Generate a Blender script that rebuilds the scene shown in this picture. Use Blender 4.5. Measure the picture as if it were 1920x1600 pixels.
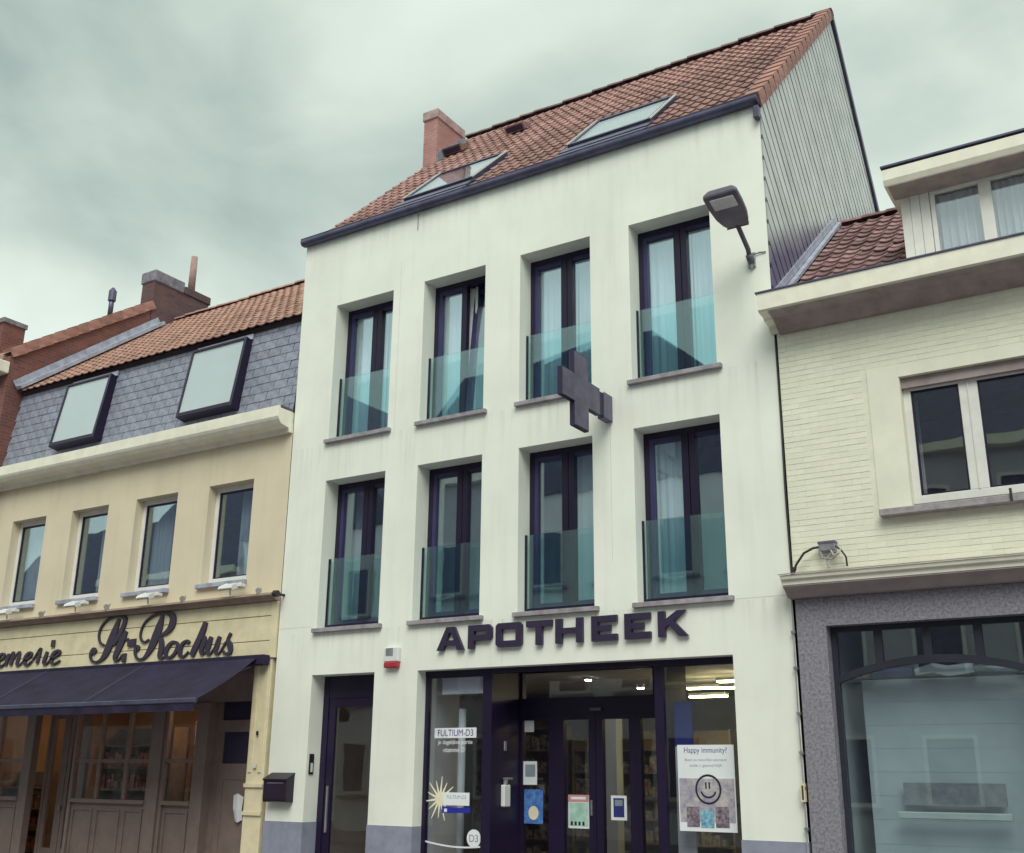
import bpy, bmesh, math, random
from mathutils import Matrix, Vector

random.seed(7)
for o in list(bpy.data.objects):
    bpy.data.objects.remove(o, do_unlink=True)
scene = bpy.context.scene
COL = scene.collection
R = math.radians

# ------------------------------------------------------------------ camera
cam_d = bpy.data.cameras.new('camera')
cam = bpy.data.objects.new('camera', cam_d)
COL.objects.link(cam)
cam_d.sensor_width = 36.0
cam_d.lens = 2050.94 / 1920.0 * 36.0
cam_d.clip_end = 1000.0
_yaw, _pit, _rol = R(32.3641), R(17.7412), R(0.5887)
_F = Vector((-math.sin(_yaw) * math.cos(_pit), math.cos(_yaw) * math.cos(_pit), math.sin(_pit)))
_R = Vector((math.cos(_yaw), math.sin(_yaw), 0))
_U = _R.cross(_F)
_R2 = _R * math.cos(_rol) + _U * math.sin(_rol)
_U2 = -_R * math.sin(_rol) + _U * math.cos(_rol)
_m = Matrix((_R2, _U2, -_F)).transposed().to_4x4()
_m.translation = Vector((11.4317, -11.7640, 1.6))
cam.matrix_world = _m
scene.camera = cam
scene.render.resolution_x, scene.render.resolution_y = 1024, 853
scene.render.engine = 'CYCLES'

# ------------------------------------------------------------------ sky
SUN_EL, SUN_AZ = R(48), R(152)      # azimuth clockwise from +Y: light from the street side
world = bpy.data.worlds.new('World')
scene.world = world
world.use_nodes = True
wn, wl = world.node_tree.nodes, world.node_tree.links
wn.clear()
w_out = wn.new('ShaderNodeOutputWorld')
w_bg = wn.new('ShaderNodeBackground')
w_bg.inputs['Strength'].default_value = 0.1
sky = wn.new('ShaderNodeTexSky')
sky.sky_type = 'NISHITA'
sky.sun_disc = False
sky.sun_elevation = SUN_EL
sky.sun_rotation = SUN_AZ
tc = wn.new('ShaderNodeTexCoord')
mp = wn.new('ShaderNodeMapping')
mp.inputs['Location'].default_value = (7.7, 3.1, 1.1)
mp.inputs['Scale'].default_value = (1.0, 1.0, 1.9)
n1 = wn.new('ShaderNodeTexNoise')
n1.inputs['Scale'].default_value = 1.9
n1.inputs['Detail'].default_value = 8.0
n1.inputs['Roughness'].default_value = 0.44
n1.inputs['Distortion'].default_value = 0.35
cr = wn.new('ShaderNodeValToRGB')
cr.color_ramp.elements[0].position = 0.30
cr.color_ramp.elements[0].color = (2.55, 3.15, 2.9, 1)
cr.color_ramp.elements[1].position = 0.70
cr.color_ramp.elements[1].color = (6.2, 6.9, 6.3, 1)
e = cr.color_ramp.elements.new(0.48)
e.color = (4.75, 5.4, 4.75, 1)
mixs = wn.new('ShaderNodeMixRGB')
mixs.inputs['Fac'].default_value = 0.92
wl.new(tc.outputs['Generated'], mp.inputs['Vector'])
wl.new(mp.outputs['Vector'], n1.inputs['Vector'])
n2 = wn.new('ShaderNodeTexNoise')
n2.inputs['Scale'].default_value = 6.5
n2.inputs['Detail'].default_value = 9.0
n2.inputs['Roughness'].default_value = 0.55
n2.inputs['Distortion'].default_value = 0.6
wl.new(mp.outputs['Vector'], n2.inputs['Vector'])
w_m = wn.new('ShaderNodeMath')
w_m.operation = 'MULTIPLY_ADD'
w_m.inputs[1].default_value = 0.14
wl.new(n2.outputs['Fac'], w_m.inputs[0])
w_s = wn.new('ShaderNodeMath')
w_s.operation = 'SUBTRACT'
w_s.inputs[1].default_value = 0.07
wl.new(n1.outputs['Fac'], w_s.inputs[0])
wl.new(w_s.outputs[0], w_m.inputs[2])
wl.new(w_m.outputs[0], cr.inputs['Fac'])
wl.new(sky.outputs['Color'], mixs.inputs['Color1'])
wl.new(cr.outputs['Color'], mixs.inputs['Color2'])
wl.new(mixs.outputs['Color'], w_bg.inputs['Color'])
wl.new(w_bg.outputs['Background'], w_out.inputs['Surface'])

# ------------------------------------------------------------------ sun behind the cloud
sun_d = bpy.data.lights.new('sun', 'SUN')
sun_d.energy = 1.5
sun_d.angle = R(35)
sun_d.color = (1.0, 0.97, 0.90)
sun = bpy.data.objects.new('sun', sun_d)
COL.objects.link(sun)
_sd = Vector((math.sin(SUN_AZ) * math.cos(SUN_EL), math.cos(SUN_AZ) * math.cos(SUN_EL), math.sin(SUN_EL)))
sun.rotation_euler = (-_sd).to_track_quat('-Z', 'Y').to_euler()

scene.view_settings.view_transform = 'Standard'
scene.view_settings.look = 'None'
scene.view_settings.exposure = 0.66
scene.view_settings.gamma = 1.0
scene.view_settings.use_curve_mapping = False

# ------------------------------------------------------------------ materials
MATS = {}


def S2L(c):
    return tuple(((v / 255.0) / 12.92 if v <= 10 else (((v / 255.0) + 0.055) / 1.055) ** 2.4) for v in c)


def M(name, col, rough=0.6, var=0.12, scale=3.0, bump=0.0, bscale=80.0, metal=0.0, spec=0.4,
      rand=0.0, streak=0.0, col2=None, emit=0.0, trans=0.0, coat=0.0):
    m = bpy.data.materials.new(name)
    m.use_nodes = True
    N, L = m.node_tree.nodes, m.node_tree.links
    b = N['Principled BSDF']
    b.inputs['Roughness'].default_value = rough
    b.inputs['Metallic'].default_value = metal
    b.inputs['Specular IOR Level'].default_value = spec
    b.inputs['Coat Weight'].default_value = coat
    if trans:
        b.inputs['Transmission Weight'].default_value = trans
    t = N.new('ShaderNodeTexCoord')
    nz = N.new('ShaderNodeTexNoise')
    nz.inputs['Scale'].default_value = scale
    nz.inputs['Detail'].default_value = 6.0
    nz.inputs['Roughness'].default_value = 0.6
    L.new(t.outputs['Object'], nz.inputs['Vector'])
    mx = N.new('ShaderNodeMixRGB')
    c2 = col2 if col2 else tuple(v * (1 - var * 1.6) for v in col)
    c1 = col if col2 else tuple(min(1, v * (1 + var * 0.6)) for v in col)
    mx.inputs['Color1'].default_value = (*c2, 1)
    mx.inputs['Color2'].default_value = (*c1, 1)
    mr = N.new('ShaderNodeMapRange')
    mr.inputs['From Min'].default_value = 0.32
    mr.inputs['From Max'].default_value = 0.62
    L.new(nz.outputs['Fac'], mr.inputs['Value'])
    L.new(mr.outputs['Result'], mx.inputs['Fac'])
    out = mx.outputs['Color']
    if streak:
        mp_ = N.new('ShaderNodeMapping')
        mp_.inputs['Scale'].default_value = (7.0, 7.0, 0.55)
        L.new(t.outputs['Object'], mp_.inputs['Vector'])
        ns = N.new('ShaderNodeTexNoise')
        ns.inputs['Scale'].default_value = 1.0
        ns.inputs['Detail'].default_value = 5.0
        L.new(mp_.outputs['Vector'], ns.inputs['Vector'])
        ms = N.new('ShaderNodeMapRange')
        ms.inputs['From Min'].default_value = 0.52
        ms.inputs['From Max'].default_value = 0.78
        ms.inputs['To Max'].default_value = streak
        L.new(ns.outputs['Fac'], ms.inputs['Value'])
        md = N.new('ShaderNodeMixRGB')
        md.blend_type = 'MULTIPLY'
        md.inputs['Color2'].default_value = (0.45, 0.43, 0.42, 1)
        L.new(ms.outputs['Result'], md.inputs['Fac'])
        L.new(out, md.inputs['Color1'])
        out = md.outputs['Color']
    if rand:
        oi = N.new('ShaderNodeObjectInfo')
        mr2 = N.new('ShaderNodeMapRange')
        mr2.inputs['To Min'].default_value = 1 - rand
        mr2.inputs['To Max'].default_value = 1 + rand
        L.new(oi.outputs['Random'], mr2.inputs['Value'])
        hs = N.new('ShaderNodeHueSaturation')
        L.new(mr2.outputs['Result'], hs.inputs['Value'])
        L.new(out, hs.inputs['Color'])
        out = hs.outputs['Color']
    L.new(out, b.inputs['Base Color'])
    if emit:
        L.new(out, b.inputs['Emission Color'])
        b.inputs['Emission Strength'].default_value = emit
    if bump:
        nb = N.new('ShaderNodeTexNoise')
        nb.inputs['Scale'].default_value = bscale
        nb.inputs['Detail'].default_value = 4.0
        L.new(t.outputs['Object'], nb.inputs['Vector'])
        bp = N.new('ShaderNodeBump')
        bp.inputs['Strength'].default_value = bump
        bp.inputs['Distance'].default_value = 0.02
        L.new(nb.outputs['Fac'], bp.inputs['Height'])
        L.new(bp.outputs['Normal'], b.inputs['Normal'])
    MATS[name] = m
    return m


def drip_stains(name, levels):
    """thin run-off marks on the render below each row of stone sills"""
    m = MATS[name]
    N, L = m.node_tree.nodes, m.node_tree.links
    b = N['Principled BSDF']
    src = b.inputs['Base Color'].links[0].from_socket
    t = N.new('ShaderNodeTexCoord')
    sp = N.new('ShaderNodeSeparateXYZ')
    L.new(t.outputs['Object'], sp.inputs['Vector'])
    mp_ = N.new('ShaderNodeMapping')
    mp_.inputs['Scale'].default_value = (9.0, 9.0, 0.35)
    L.new(t.outputs['Object'], mp_.inputs['Vector'])
    ns = N.new('ShaderNodeTexNoise')
    ns.inputs['Scale'].default_value = 1.3
    ns.inputs['Detail'].default_value = 7.0
    L.new(mp_.outputs['Vector'], ns.inputs['Vector'])
    th = N.new('ShaderNodeMapRange')
    th.inputs['From Min'].default_value = 0.50
    th.inputs['From Max'].default_value = 0.72
    L.new(ns.outputs['Fac'], th.inputs['Value'])
    prev = None
    for z0, z1 in levels:
        mr = N.new('ShaderNodeMapRange')
        mr.inputs['From Min'].default_value = z0
        mr.inputs['From Max'].default_value = z1
        L.new(sp.outputs['Z'], mr.inputs['Value'])
        lt = N.new('ShaderNodeMath')
        lt.operation = 'LESS_THAN'
        lt.inputs[1].default_value = z1
        L.new(sp.outputs['Z'], lt.inputs[0])
        mu = N.new('ShaderNodeMath')
        mu.operation = 'MULTIPLY'
        L.new(mr.outputs['Result'], mu.inputs[0])
        L.new(lt.outputs[0], mu.inputs[1])
        if prev is not None:
            ad = N.new('ShaderNodeMath')
            L.new(prev, ad.inputs[0])
            L.new(mu.outputs[0], ad.inputs[1])
            prev = ad.outputs[0]
        else:
            prev = mu.outputs[0]
    fm = N.new('ShaderNodeMath')
    fm.operation = 'MULTIPLY'
    L.new(prev, fm.inputs[0])
    L.new(th.outputs['Result'], fm.inputs[1])
    f2 = N.new('ShaderNodeMath')
    f2.operation = 'MULTIPLY'
    f2.inputs[1].default_value = 0.30
    L.new(fm.outputs[0], f2.inputs[0])
    mx = N.new('ShaderNodeMixRGB')
    mx.inputs['Color2'].default_value = (0.36, 0.36, 0.32, 1)
    L.new(f2.outputs[0], mx.inputs['Fac'])
    L.new(src, mx.inputs['Color1'])
    L.new(mx.outputs['Color'], b.inputs['Base Color'])


def brick_mat(name, c1, c2, mortar, bw=0.2, bh=0.065, axis='x', bump=0.4):
    m = bpy.data.materials.new(name)
    m.use_nodes = True
    N, L = m.node_tree.nodes, m.node_tree.links
    b = N['Principled BSDF']
    b.inputs['Roughness'].default_value = 0.85
    t = N.new('ShaderNodeTexCoord')
    sp = N.new('ShaderNodeSeparateXYZ')
    cb = N.new('ShaderNodeCombineXYZ')
    L.new(t.outputs['Object'], sp.inputs['Vector'])
    if axis == 'xy':
        ad = N.new('ShaderNodeMath')
        L.new(sp.outputs['X'], ad.inputs[0])
        L.new(sp.outputs['Y'], ad.inputs[1])
        L.new(ad.outputs[0], cb.inputs['X'])
    else:
        L.new(sp.outputs['X' if axis == 'x' else 'Y'], cb.inputs['X'])
    L.new(sp.outputs['Z'], cb.inputs['Y'])
    br = N.new('ShaderNodeTexBrick')
    br.inputs['Scale'].default_value = 1.0
    br.inputs['Brick Width'].default_value = bw
    br.inputs['Row Height'].default_value = bh
    br.inputs['Mortar Size'].default_value = 0.008
    br.inputs['Color1'].default_value = (*c1, 1)
    br.inputs['Color2'].default_value = (*c2, 1)
    br.inputs['Mortar'].default_value = (*mortar, 1)
    L.new(cb.outputs['Vector'], br.inputs['Vector'])
    nz = N.new('ShaderNodeTexNoise')
    nz.inputs['Scale'].default_value = 2.5
    nz.inputs['Detail'].default_value = 7
    L.new(t.outputs['Object'], nz.inputs['Vector'])
    mr = N.new('ShaderNodeMapRange')
    mr.inputs['To Min'].default_value = 0.5
    mr.inputs['To Max'].default_value = 1.35
    L.new(nz.outputs['Fac'], mr.inputs['Value'])
    hs = N.new('ShaderNodeHueSaturation')
    L.new(mr.outputs['Result'], hs.inputs['Value'])
    L.new(br.outputs['Color'], hs.inputs['Color'])
    L.new(hs.outputs['Color'], b.inputs['Base Color'])
    bp = N.new('ShaderNodeBump')
    bp.inputs['Strength'].default_value = bump
    bp.inputs['Distance'].default_value = 0.02
    bp.invert = True
    L.new(br.outputs['Fac'], bp.inputs['Height'])
    L.new(bp.outputs['Normal'], b.inputs['Normal'])
    MATS[name] = m
    return m


def glass_mat(name, tint, refl, rough=0.015, wob=0.02, wscale=1.6, gcol=(0.90, 0.96, 1.0)):
    """thin pane: see-through tint plus a mirror reflection that grows at grazing angles"""
    m = bpy.data.materials.new(name)
    m.use_nodes = True
    N, L = m.node_tree.nodes, m.node_tree.links
    N.remove(N['Principled BSDF'])
    out = N['Material Output']
    tr = N.new('ShaderNodeBsdfTransparent')
    tr.inputs['Color'].default_value = (*tint, 1)
    gl = N.new('ShaderNodeBsdfGlossy')
    gl.inputs['Roughness'].default_value = rough
    gl.inputs['Color'].default_value = (*gcol, 1)
    ge = N.new('ShaderNodeNewGeometry')
    dt = N.new('ShaderNodeVectorMath')
    dt.operation = 'DOT_PRODUCT'
    L.new(ge.outputs['Incoming'], dt.inputs[0])
    L.new(ge.outputs['Normal'], dt.inputs[1])
    ab = N.new('ShaderNodeMath')
    ab.operation = 'ABSOLUTE'
    L.new(dt.outputs['Value'], ab.inputs[0])
    om = N.new('ShaderNodeMath')
    om.operation = 'SUBTRACT'
    om.inputs[0].default_value = 1.0
    L.new(ab.outputs[0], om.inputs[1])
    fr = N.new('ShaderNodeMath')
    fr.operation = 'POWER'
    fr.inputs[1].default_value = 5.0
    L.new(om.outputs[0], fr.inputs[0])
    ad = N.new('ShaderNodeMath')
    ad.operation = 'MULTIPLY_ADD'
    ad.inputs[1].default_value = 1.0 - refl
    ad.inputs[2].default_value = refl
    ad.use_clamp = True
    L.new(fr.outputs[0], ad.inputs[0])
    t = N.new('ShaderNodeTexCoord')
    nb = N.new('ShaderNodeTexNoise')
    nb.inputs['Scale'].default_value = wscale
    nb.inputs['Detail'].default_value = 1.0
    L.new(t.outputs['Object'], nb.inputs['Vector'])
    bp = N.new('ShaderNodeBump')
    bp.inputs['Strength'].default_value = wob
    bp.inputs['Distance'].default_value = 0.3
    L.new(nb.outputs['Fac'], bp.inputs['Height'])
    L.new(bp.outputs['Normal'], gl.inputs['Normal'])
    mx = N.new('ShaderNodeMixShader')
    L.new(ad.outputs[0], mx.inputs['Fac'])
    L.new(tr.outputs[0], mx.inputs[1])
    L.new(gl.outputs[0], mx.inputs[2])
    L.new(mx.outputs[0], out.inputs['Surface'])
    MATS[name] = m
    return m


M('render_white', (0.825, 0.86, 0.77), 0.9, 0.05, 0.7, 0.10, 140, streak=0.13)
drip_stains('render_white', [(5.6, 6.31), (2.95, 3.51), (9.2, 9.75)])
M('plinth_grey', (0.27, 0.29, 0.37), 0.8, 0.10, 5, 0.1, 60, streak=0.15)
M('sill_stone', (0.33, 0.31, 0.33), 0.75, 0.2, 9, 0.15, 70)
M('dark_frame', (0.013, 0.007, 0.032), 0.42, 0.1, 3)
M('dark_frame_blue', (0.04, 0.037, 0.115), 0.38, 0.1, 3)
M('zinc_dark', (0.10, 0.10, 0.165), 0.36, 0.2, 4, metal=0.35)
M('zinc_light', (0.42, 0.45, 0.54), 0.5, 0.18, 6, metal=0.2)
M('clad_metal', (0.58, 0.60, 0.59), 0.36, 0.10, 2.5, metal=0.4, rand=0.07)
def tint_cladding():  # bluish over the lower boards, fading upward with a ragged edge
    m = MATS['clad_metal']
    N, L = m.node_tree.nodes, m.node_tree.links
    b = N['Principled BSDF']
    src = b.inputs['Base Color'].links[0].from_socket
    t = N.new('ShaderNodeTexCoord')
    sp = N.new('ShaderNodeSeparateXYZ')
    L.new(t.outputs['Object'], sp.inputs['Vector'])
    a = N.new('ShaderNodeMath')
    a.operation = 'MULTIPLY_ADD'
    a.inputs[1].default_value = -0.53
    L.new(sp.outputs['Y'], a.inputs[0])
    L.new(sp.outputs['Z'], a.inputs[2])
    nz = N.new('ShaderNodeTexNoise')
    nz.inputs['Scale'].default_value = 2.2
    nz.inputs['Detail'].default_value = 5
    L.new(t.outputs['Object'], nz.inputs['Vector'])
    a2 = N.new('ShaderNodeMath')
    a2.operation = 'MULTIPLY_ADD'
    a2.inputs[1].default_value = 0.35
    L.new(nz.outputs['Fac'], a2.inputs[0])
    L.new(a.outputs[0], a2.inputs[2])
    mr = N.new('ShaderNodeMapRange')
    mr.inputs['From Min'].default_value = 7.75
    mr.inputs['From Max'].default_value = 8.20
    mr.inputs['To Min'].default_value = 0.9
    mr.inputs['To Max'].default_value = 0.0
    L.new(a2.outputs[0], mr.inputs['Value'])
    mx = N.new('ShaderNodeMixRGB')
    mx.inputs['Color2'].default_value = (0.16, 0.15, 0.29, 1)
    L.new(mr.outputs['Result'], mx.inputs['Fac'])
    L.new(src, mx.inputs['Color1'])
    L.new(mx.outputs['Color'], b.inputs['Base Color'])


tint_cladding()
M('clad_joint', (0.03, 0.04, 0.04), 0.8)
M('tile_brown', (0.30, 0.178, 0.158), 0.8, 0.3, 3.0, 0.15, 60, rand=0.22)
M('tile_orange', (0.385, 0.235, 0.185), 0.75, 0.2, 5, 0.15, 60, rand=0.22)
M('tile_mossy', (0.25, 0.15, 0.145), 0.85, 0.35, 9, 0.3, 60, rand=0.38)
M('tile_verge', (0.37, 0.195, 0.16), 0.75, 0.2, 6, 0.15, 60, rand=0.15)
M('tile_ridge', (0.16, 0.10, 0.10), 0.8, 0.25, 6, rand=0.2)
M('roof_under', (0.05, 0.035, 0.04), 0.95)
M('slate', (0.255, 0.275, 0.345), 0.5, 0.18, 8, 0.12, 50, rand=0.10)
M('beige_render', (0.70, 0.625, 0.465), 0.9, 0.05, 0.9, 0.10, 120, streak=0.12)
M('cream_paint', (0.83, 0.82, 0.68), 0.55, 0.06, 4, streak=0.12)
M('cream_wood', (0.74, 0.67, 0.45), 0.5, 0.07, 5, 0.04, 30)
M('shop_wood_shaded', (0.225, 0.17, 0.15), 0.5, 0.08, 5, 0.04, 30)  # cream wood with the awning's shade put into its colour
M('brown_trim', (0.33, 0.275, 0.27), 0.7, 0.15, 5)
M('white_frame', (0.72, 0.72, 0.68), 0.45, 0.05, 5)
M('cream_brick', (0.79, 0.80, 0.645), 0.75, 0.06, 3, 0.12, 60, rand=0.035)
M('cream_mortar', (0.76, 0.765, 0.615), 0.9, 0.07, 4)
M('cream_plaster', (0.78, 0.79, 0.645), 0.85, 0.05, 2, 0.06, 80)
M('marble', (0.30, 0.295, 0.325), 0.45, 0.4, 34, col2=(0.145, 0.135, 0.17))
M('green_frame', (0.028, 0.03, 0.045), 0.4, 0.1, 3)
M('awning_navy', (0.018, 0.014, 0.042), 0.8, 0.3, 2.5, 0.25, 5)
M('letter_dark', (0.035, 0.025, 0.06), 0.45, 0.1, 4)
M('letter_script', (0.045, 0.035, 0.06), 0.5, 0.1, 4)
M('cross_grey', (0.125, 0.115, 0.175), 0.5, 0.2, 5, 0.05, 50)
M('cross_dark', (0.03, 0.022, 0.06), 0.5)
M('lamp_grey', (0.13, 0.115, 0.155), 0.5, 0.15, 6)
M('lamp_glass', (0.55, 0.56, 0.58), 0.25, 0.1, 10)
M('metal_grey', (0.35, 0.36, 0.38), 0.4, 0.2, 10, metal=0.6)
M('black_box', (0.022, 0.012, 0.028), 0.4, 0.1, 4)
M('cable_black', (0.03, 0.03, 0.03), 0.6)
M('cable_white', (0.6, 0.62, 0.55), 0.6)
M('white_plastic', (0.70, 0.72, 0.70), 0.4, 0.04, 5)
M('red_plastic', (0.42, 0.035, 0.05), 0.35, 0.1, 5)
M('paper_white', (0.78, 0.82, 0.84), 0.7, 0.03, 3)
M('paper_pink', (0.62, 0.30, 0.30), 0.7, 0.1, 9)
M('paper_green', (0.42, 0.66, 0.55), 0.7, 0.15, 12)
M('paper_blue', (0.05, 0.13, 0.42), 0.6, 0.4, 14, col2=(0.12, 0.30, 0.65))
M('print_navy', (0.03, 0.04, 0.20), 0.6)
M('print_blue', (0.02, 0.03, 0.36), 0.5)
M('print_black', (0.02, 0.018, 0.025), 0.6)
M('print_grey', (0.25, 0.32, 0.36), 0.6)
M('print_white', (0.80, 0.82, 0.86), 0.6)
M('print_yellow', (0.82, 0.79, 0.58), 0.6)
M('print_photo', (0.30, 0.25, 0.30), 0.6, 0.3, 26, col2=(0.035, 0.02, 0.035))
M('print_teal', (0.25, 0.62, 0.60), 0.6, 0.3, 20, col2=(0.10, 0.14, 0.42))
M('print_sunset', (0.52, 0.50, 0.46), 0.6, 0.3, 12, col2=(0.24, 0.22, 0.36))
M('room_wall', (0.55, 0.54, 0.56), 0.9, 0.05, 2)
M('room_blue', (0.40, 0.47, 0.64), 0.9, 0.05, 2)
M('room_dark', (0.11, 0.085, 0.15), 0.9, 0.1, 2)
M('room_shop', (0.40, 0.31, 0.25), 0.9, 0.1, 2)
M('room_ceiling', (0.60, 0.58, 0.60), 0.9, 0.05, 2)
M('floor_wood', (0.22, 0.15, 0.11), 0.6, 0.2, 4)
M('shelf_wood', (0.30, 0.22, 0.15), 0.6, 0.15, 6)
M('goods', (0.50, 0.42, 0.34), 0.5, 0.5, 9, col2=(0.10, 0.06, 0.09))
M('goods_warm', (0.60, 0.26, 0.12), 0.5, 0.5, 10, col2=(0.10, 0.03, 0.03))
M('curtain', (0.88, 0.90, 0.88), 0.9, 0.04, 3)
M('curtain_grey', (0.62, 0.64, 0.66), 0.9, 0.05, 3)
M('blind_grey', (0.30, 0.33, 0.32), 0.85, 0.05, 2)
M('joint_line', (0.60, 0.62, 0.57), 0.9, 0.05, 2)
M('sky_backing', (0.66, 0.70, 0.64), 0.85, 0.03, 2)
M('lamp_yellow', (1.0, 0.80, 0.36), 0.5, emit=24.0)
M('lamp_white', (1.0, 0.96, 0.86), 0.5, emit=36.0)
M('lamp_warm', (1.0, 0.55, 0.22), 0.5, emit=18.0)
M('road_bounce', (0.25, 0.205, 0.245), 0.9, 0.2, 3, 0.3, 90)  # unseen road made pale and purplish to bounce light up the walls
M('kerb_stone', (0.30, 0.29, 0.31), 0.85, 0.15, 5)
M('ledge_tan', (0.42, 0.33, 0.26), 0.7, 0.12, 5)
M('cove_shade', (0.36, 0.31, 0.30), 0.7, 0.1, 4)  # shade under the cream cornice put into the cove's colour
M('lamp_matte', (0.45, 0.43, 0.40), 0.7, 0.1, 8)
M('chimney_top', (0.42, 0.31, 0.30), 0.85, 0.2, 9, 0.2, 40)
M('lead', (0.25, 0.28, 0.34), 0.55, 0.2, 8)
M('clay_pipe', (0.36, 0.24, 0.22), 0.8, 0.15, 8)
M('cement', (0.22, 0.21, 0.25), 0.9, 0.25, 8, 0.2, 40)
M('opp_grey', (0.50, 0.51, 0.55), 0.9, 0.08, 2, 0.1, 60)
M('opp_white', (0.74, 0.75, 0.75), 0.9, 0.05, 2, 0.1, 60)
M('opp_slate', (0.115, 0.11, 0.175), 0.7, 0.2, 6)
M('skin_green', (0.14, 0.32, 0.10), 0.6, 0.3, 6)
brick_mat('brick_red', (0.24, 0.085, 0.065), (0.17, 0.065, 0.06), (0.19, 0.12, 0.11), axis='xy')
brick_mat('brick_chimney', (0.47, 0.23, 0.21), (0.40, 0.185, 0.17), (0.40, 0.28, 0.26), axis='xy')
brick_mat('brick_old', (0.16, 0.075, 0.075), (0.09, 0.055, 0.065), (0.12, 0.09, 0.09), axis='xy')
brick_mat('brick_opp', (0.26, 0.12, 0.09), (0.20, 0.09, 0.08), (0.25, 0.2, 0.18), axis='xy')
brick_mat('paving', (0.48, 0.40, 0.48), (0.43, 0.36, 0.43), (0.2, 0.18, 0.2), 0.3, 0.3, axis='x')
glass_mat('pane_coated', (0.90, 0.96, 0.99), 0.30, wob=0.006, gcol=(0.78, 0.92, 1.0))
glass_mat('pane_marble_shop', (0.86, 0.92, 0.93), 0.14, wob=0.0)
glass_mat('pane_plain', (0.93, 0.95, 0.97), 0.15, wob=0.010)
glass_mat('pane_shop', (0.90, 0.93, 0.96), 0.07, wob=0.004)
glass_mat('pane_balustrade', (0.84, 0.955, 0.96), 0.11, wob=0.0, gcol=(0.80, 0.97, 0.98))
glass_mat('pane_creamery', (0.92, 0.93, 0.94), 0.025, wob=0.004)

# ------------------------------------------------------------------ mesh helpers


class MB:
    def __init__(self):
        self.v, self.f = [], []

    def add(self, vs, fs):
        n = len(self.v)
        self.v += [tuple(p) for p in vs]
        self.f += [tuple(i + n for i in f) for f in fs]
        return self

    def box(self, x0, x1, y0, y1, z0, z1):
        vs = [(x, y, z) for z in (z0, z1) for y in (y0, y1) for x in (x0, x1)]
        return self.add(vs, [(0, 2, 3, 1), (4, 5, 7, 6), (0, 1, 5, 4), (2, 6, 7, 3), (0, 4, 6, 2), (1, 3, 7, 5)])

    def quad(self, a, b, c, d):
        return self.add([a, b, c, d], [(0, 1, 2, 3)])

    def prism(self, poly, axis, a, b):
        def P(u, w, t):
            return {'x': (t, u, w), 'y': (u, t, w), 'z': (u, w, t)}[axis]
        n = len(poly)
        vs = [P(u, w, a) for u, w in poly] + [P(u, w, b) for u, w in poly]
        fs = [tuple(range(n)), tuple(range(2 * n - 1, n - 1, -1))]
        fs += [(i, (i + 1) % n, n + (i + 1) % n, n + i) for i in range(n)]
        return self.add(vs, fs)

    def tube(self, path, r, n=8):
        path = [Vector(p) for p in path]
        vs, fs = [], []
        rs = r if isinstance(r, (list, tuple)) else [r] * len(path)
        prev = None
        for i, p in enumerate(path):
            d = (path[min(i + 1, len(path) - 1)] - path[max(i - 1, 0)]).normalized()
            if prev is None:
                a = d.orthogonal().normalized()
            else:
                a = (prev - d * prev.dot(d)).normalized()
            prev = a
            b = d.cross(a)
            for k in range(n):
                t = 2 * math.pi * k / n
                vs.append(p + (a * math.cos(t) + b * math.sin(t)) * rs[i])
        for i in range(len(path) - 1):
            for k in range(n):
                k2 = (k + 1) % n
                fs.append((i * n + k, i * n + k2, (i + 1) * n + k2, (i + 1) * n + k))
        fs.append(tuple(range(n - 1, -1, -1)))
        fs.append(tuple((len(path) - 1) * n + k for k in range(n)))
        return self.add(vs, fs)

    def xf(self, m):
        self.v = [tuple(m @ Vector(p)) for p in self.v]
        return self

    def mesh(self, name, mat, bevel=0.0, smooth=False):
        me = bpy.data.meshes.new(name)
        me.from_pydata(self.v, [], self.f)
        bm = bmesh.new()
        bm.from_mesh(me)
        if bevel:
            bmesh.ops.bevel(bm, geom=bm.edges[:], offset=bevel, segments=1, affect='EDGES', clamp_overlap=True)
        bmesh.ops.recalc_face_normals(bm, faces=bm.faces[:])
        if smooth:
            for f in bm.faces:
                f.smooth = True
        bm.to_mesh(me)
        bm.free()
        me.materials.append(MATS[mat])
        return me

    def build(self, name, mat, parent=None, bevel=0.0, smooth=False):
        return link(name, self.mesh(name, mat, bevel, smooth), parent)


def link(name, me, parent=None):
    o = bpy.data.objects.new(name, me)
    COL.objects.link(o)
    if parent is not None:
        o.parent = parent
    return o


def tag(o, label, cat, group=None):
    o['label'] = label
    o['category'] = cat
    if group:
        o['group'] = group
    return o


def thing(name, label, cat, group=None):
    return tag(link(name, None), label, cat, group)


def struct(o):
    o['kind'] = 'structure'
    return o


def B(*a):
    return MB().box(*a)


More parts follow.
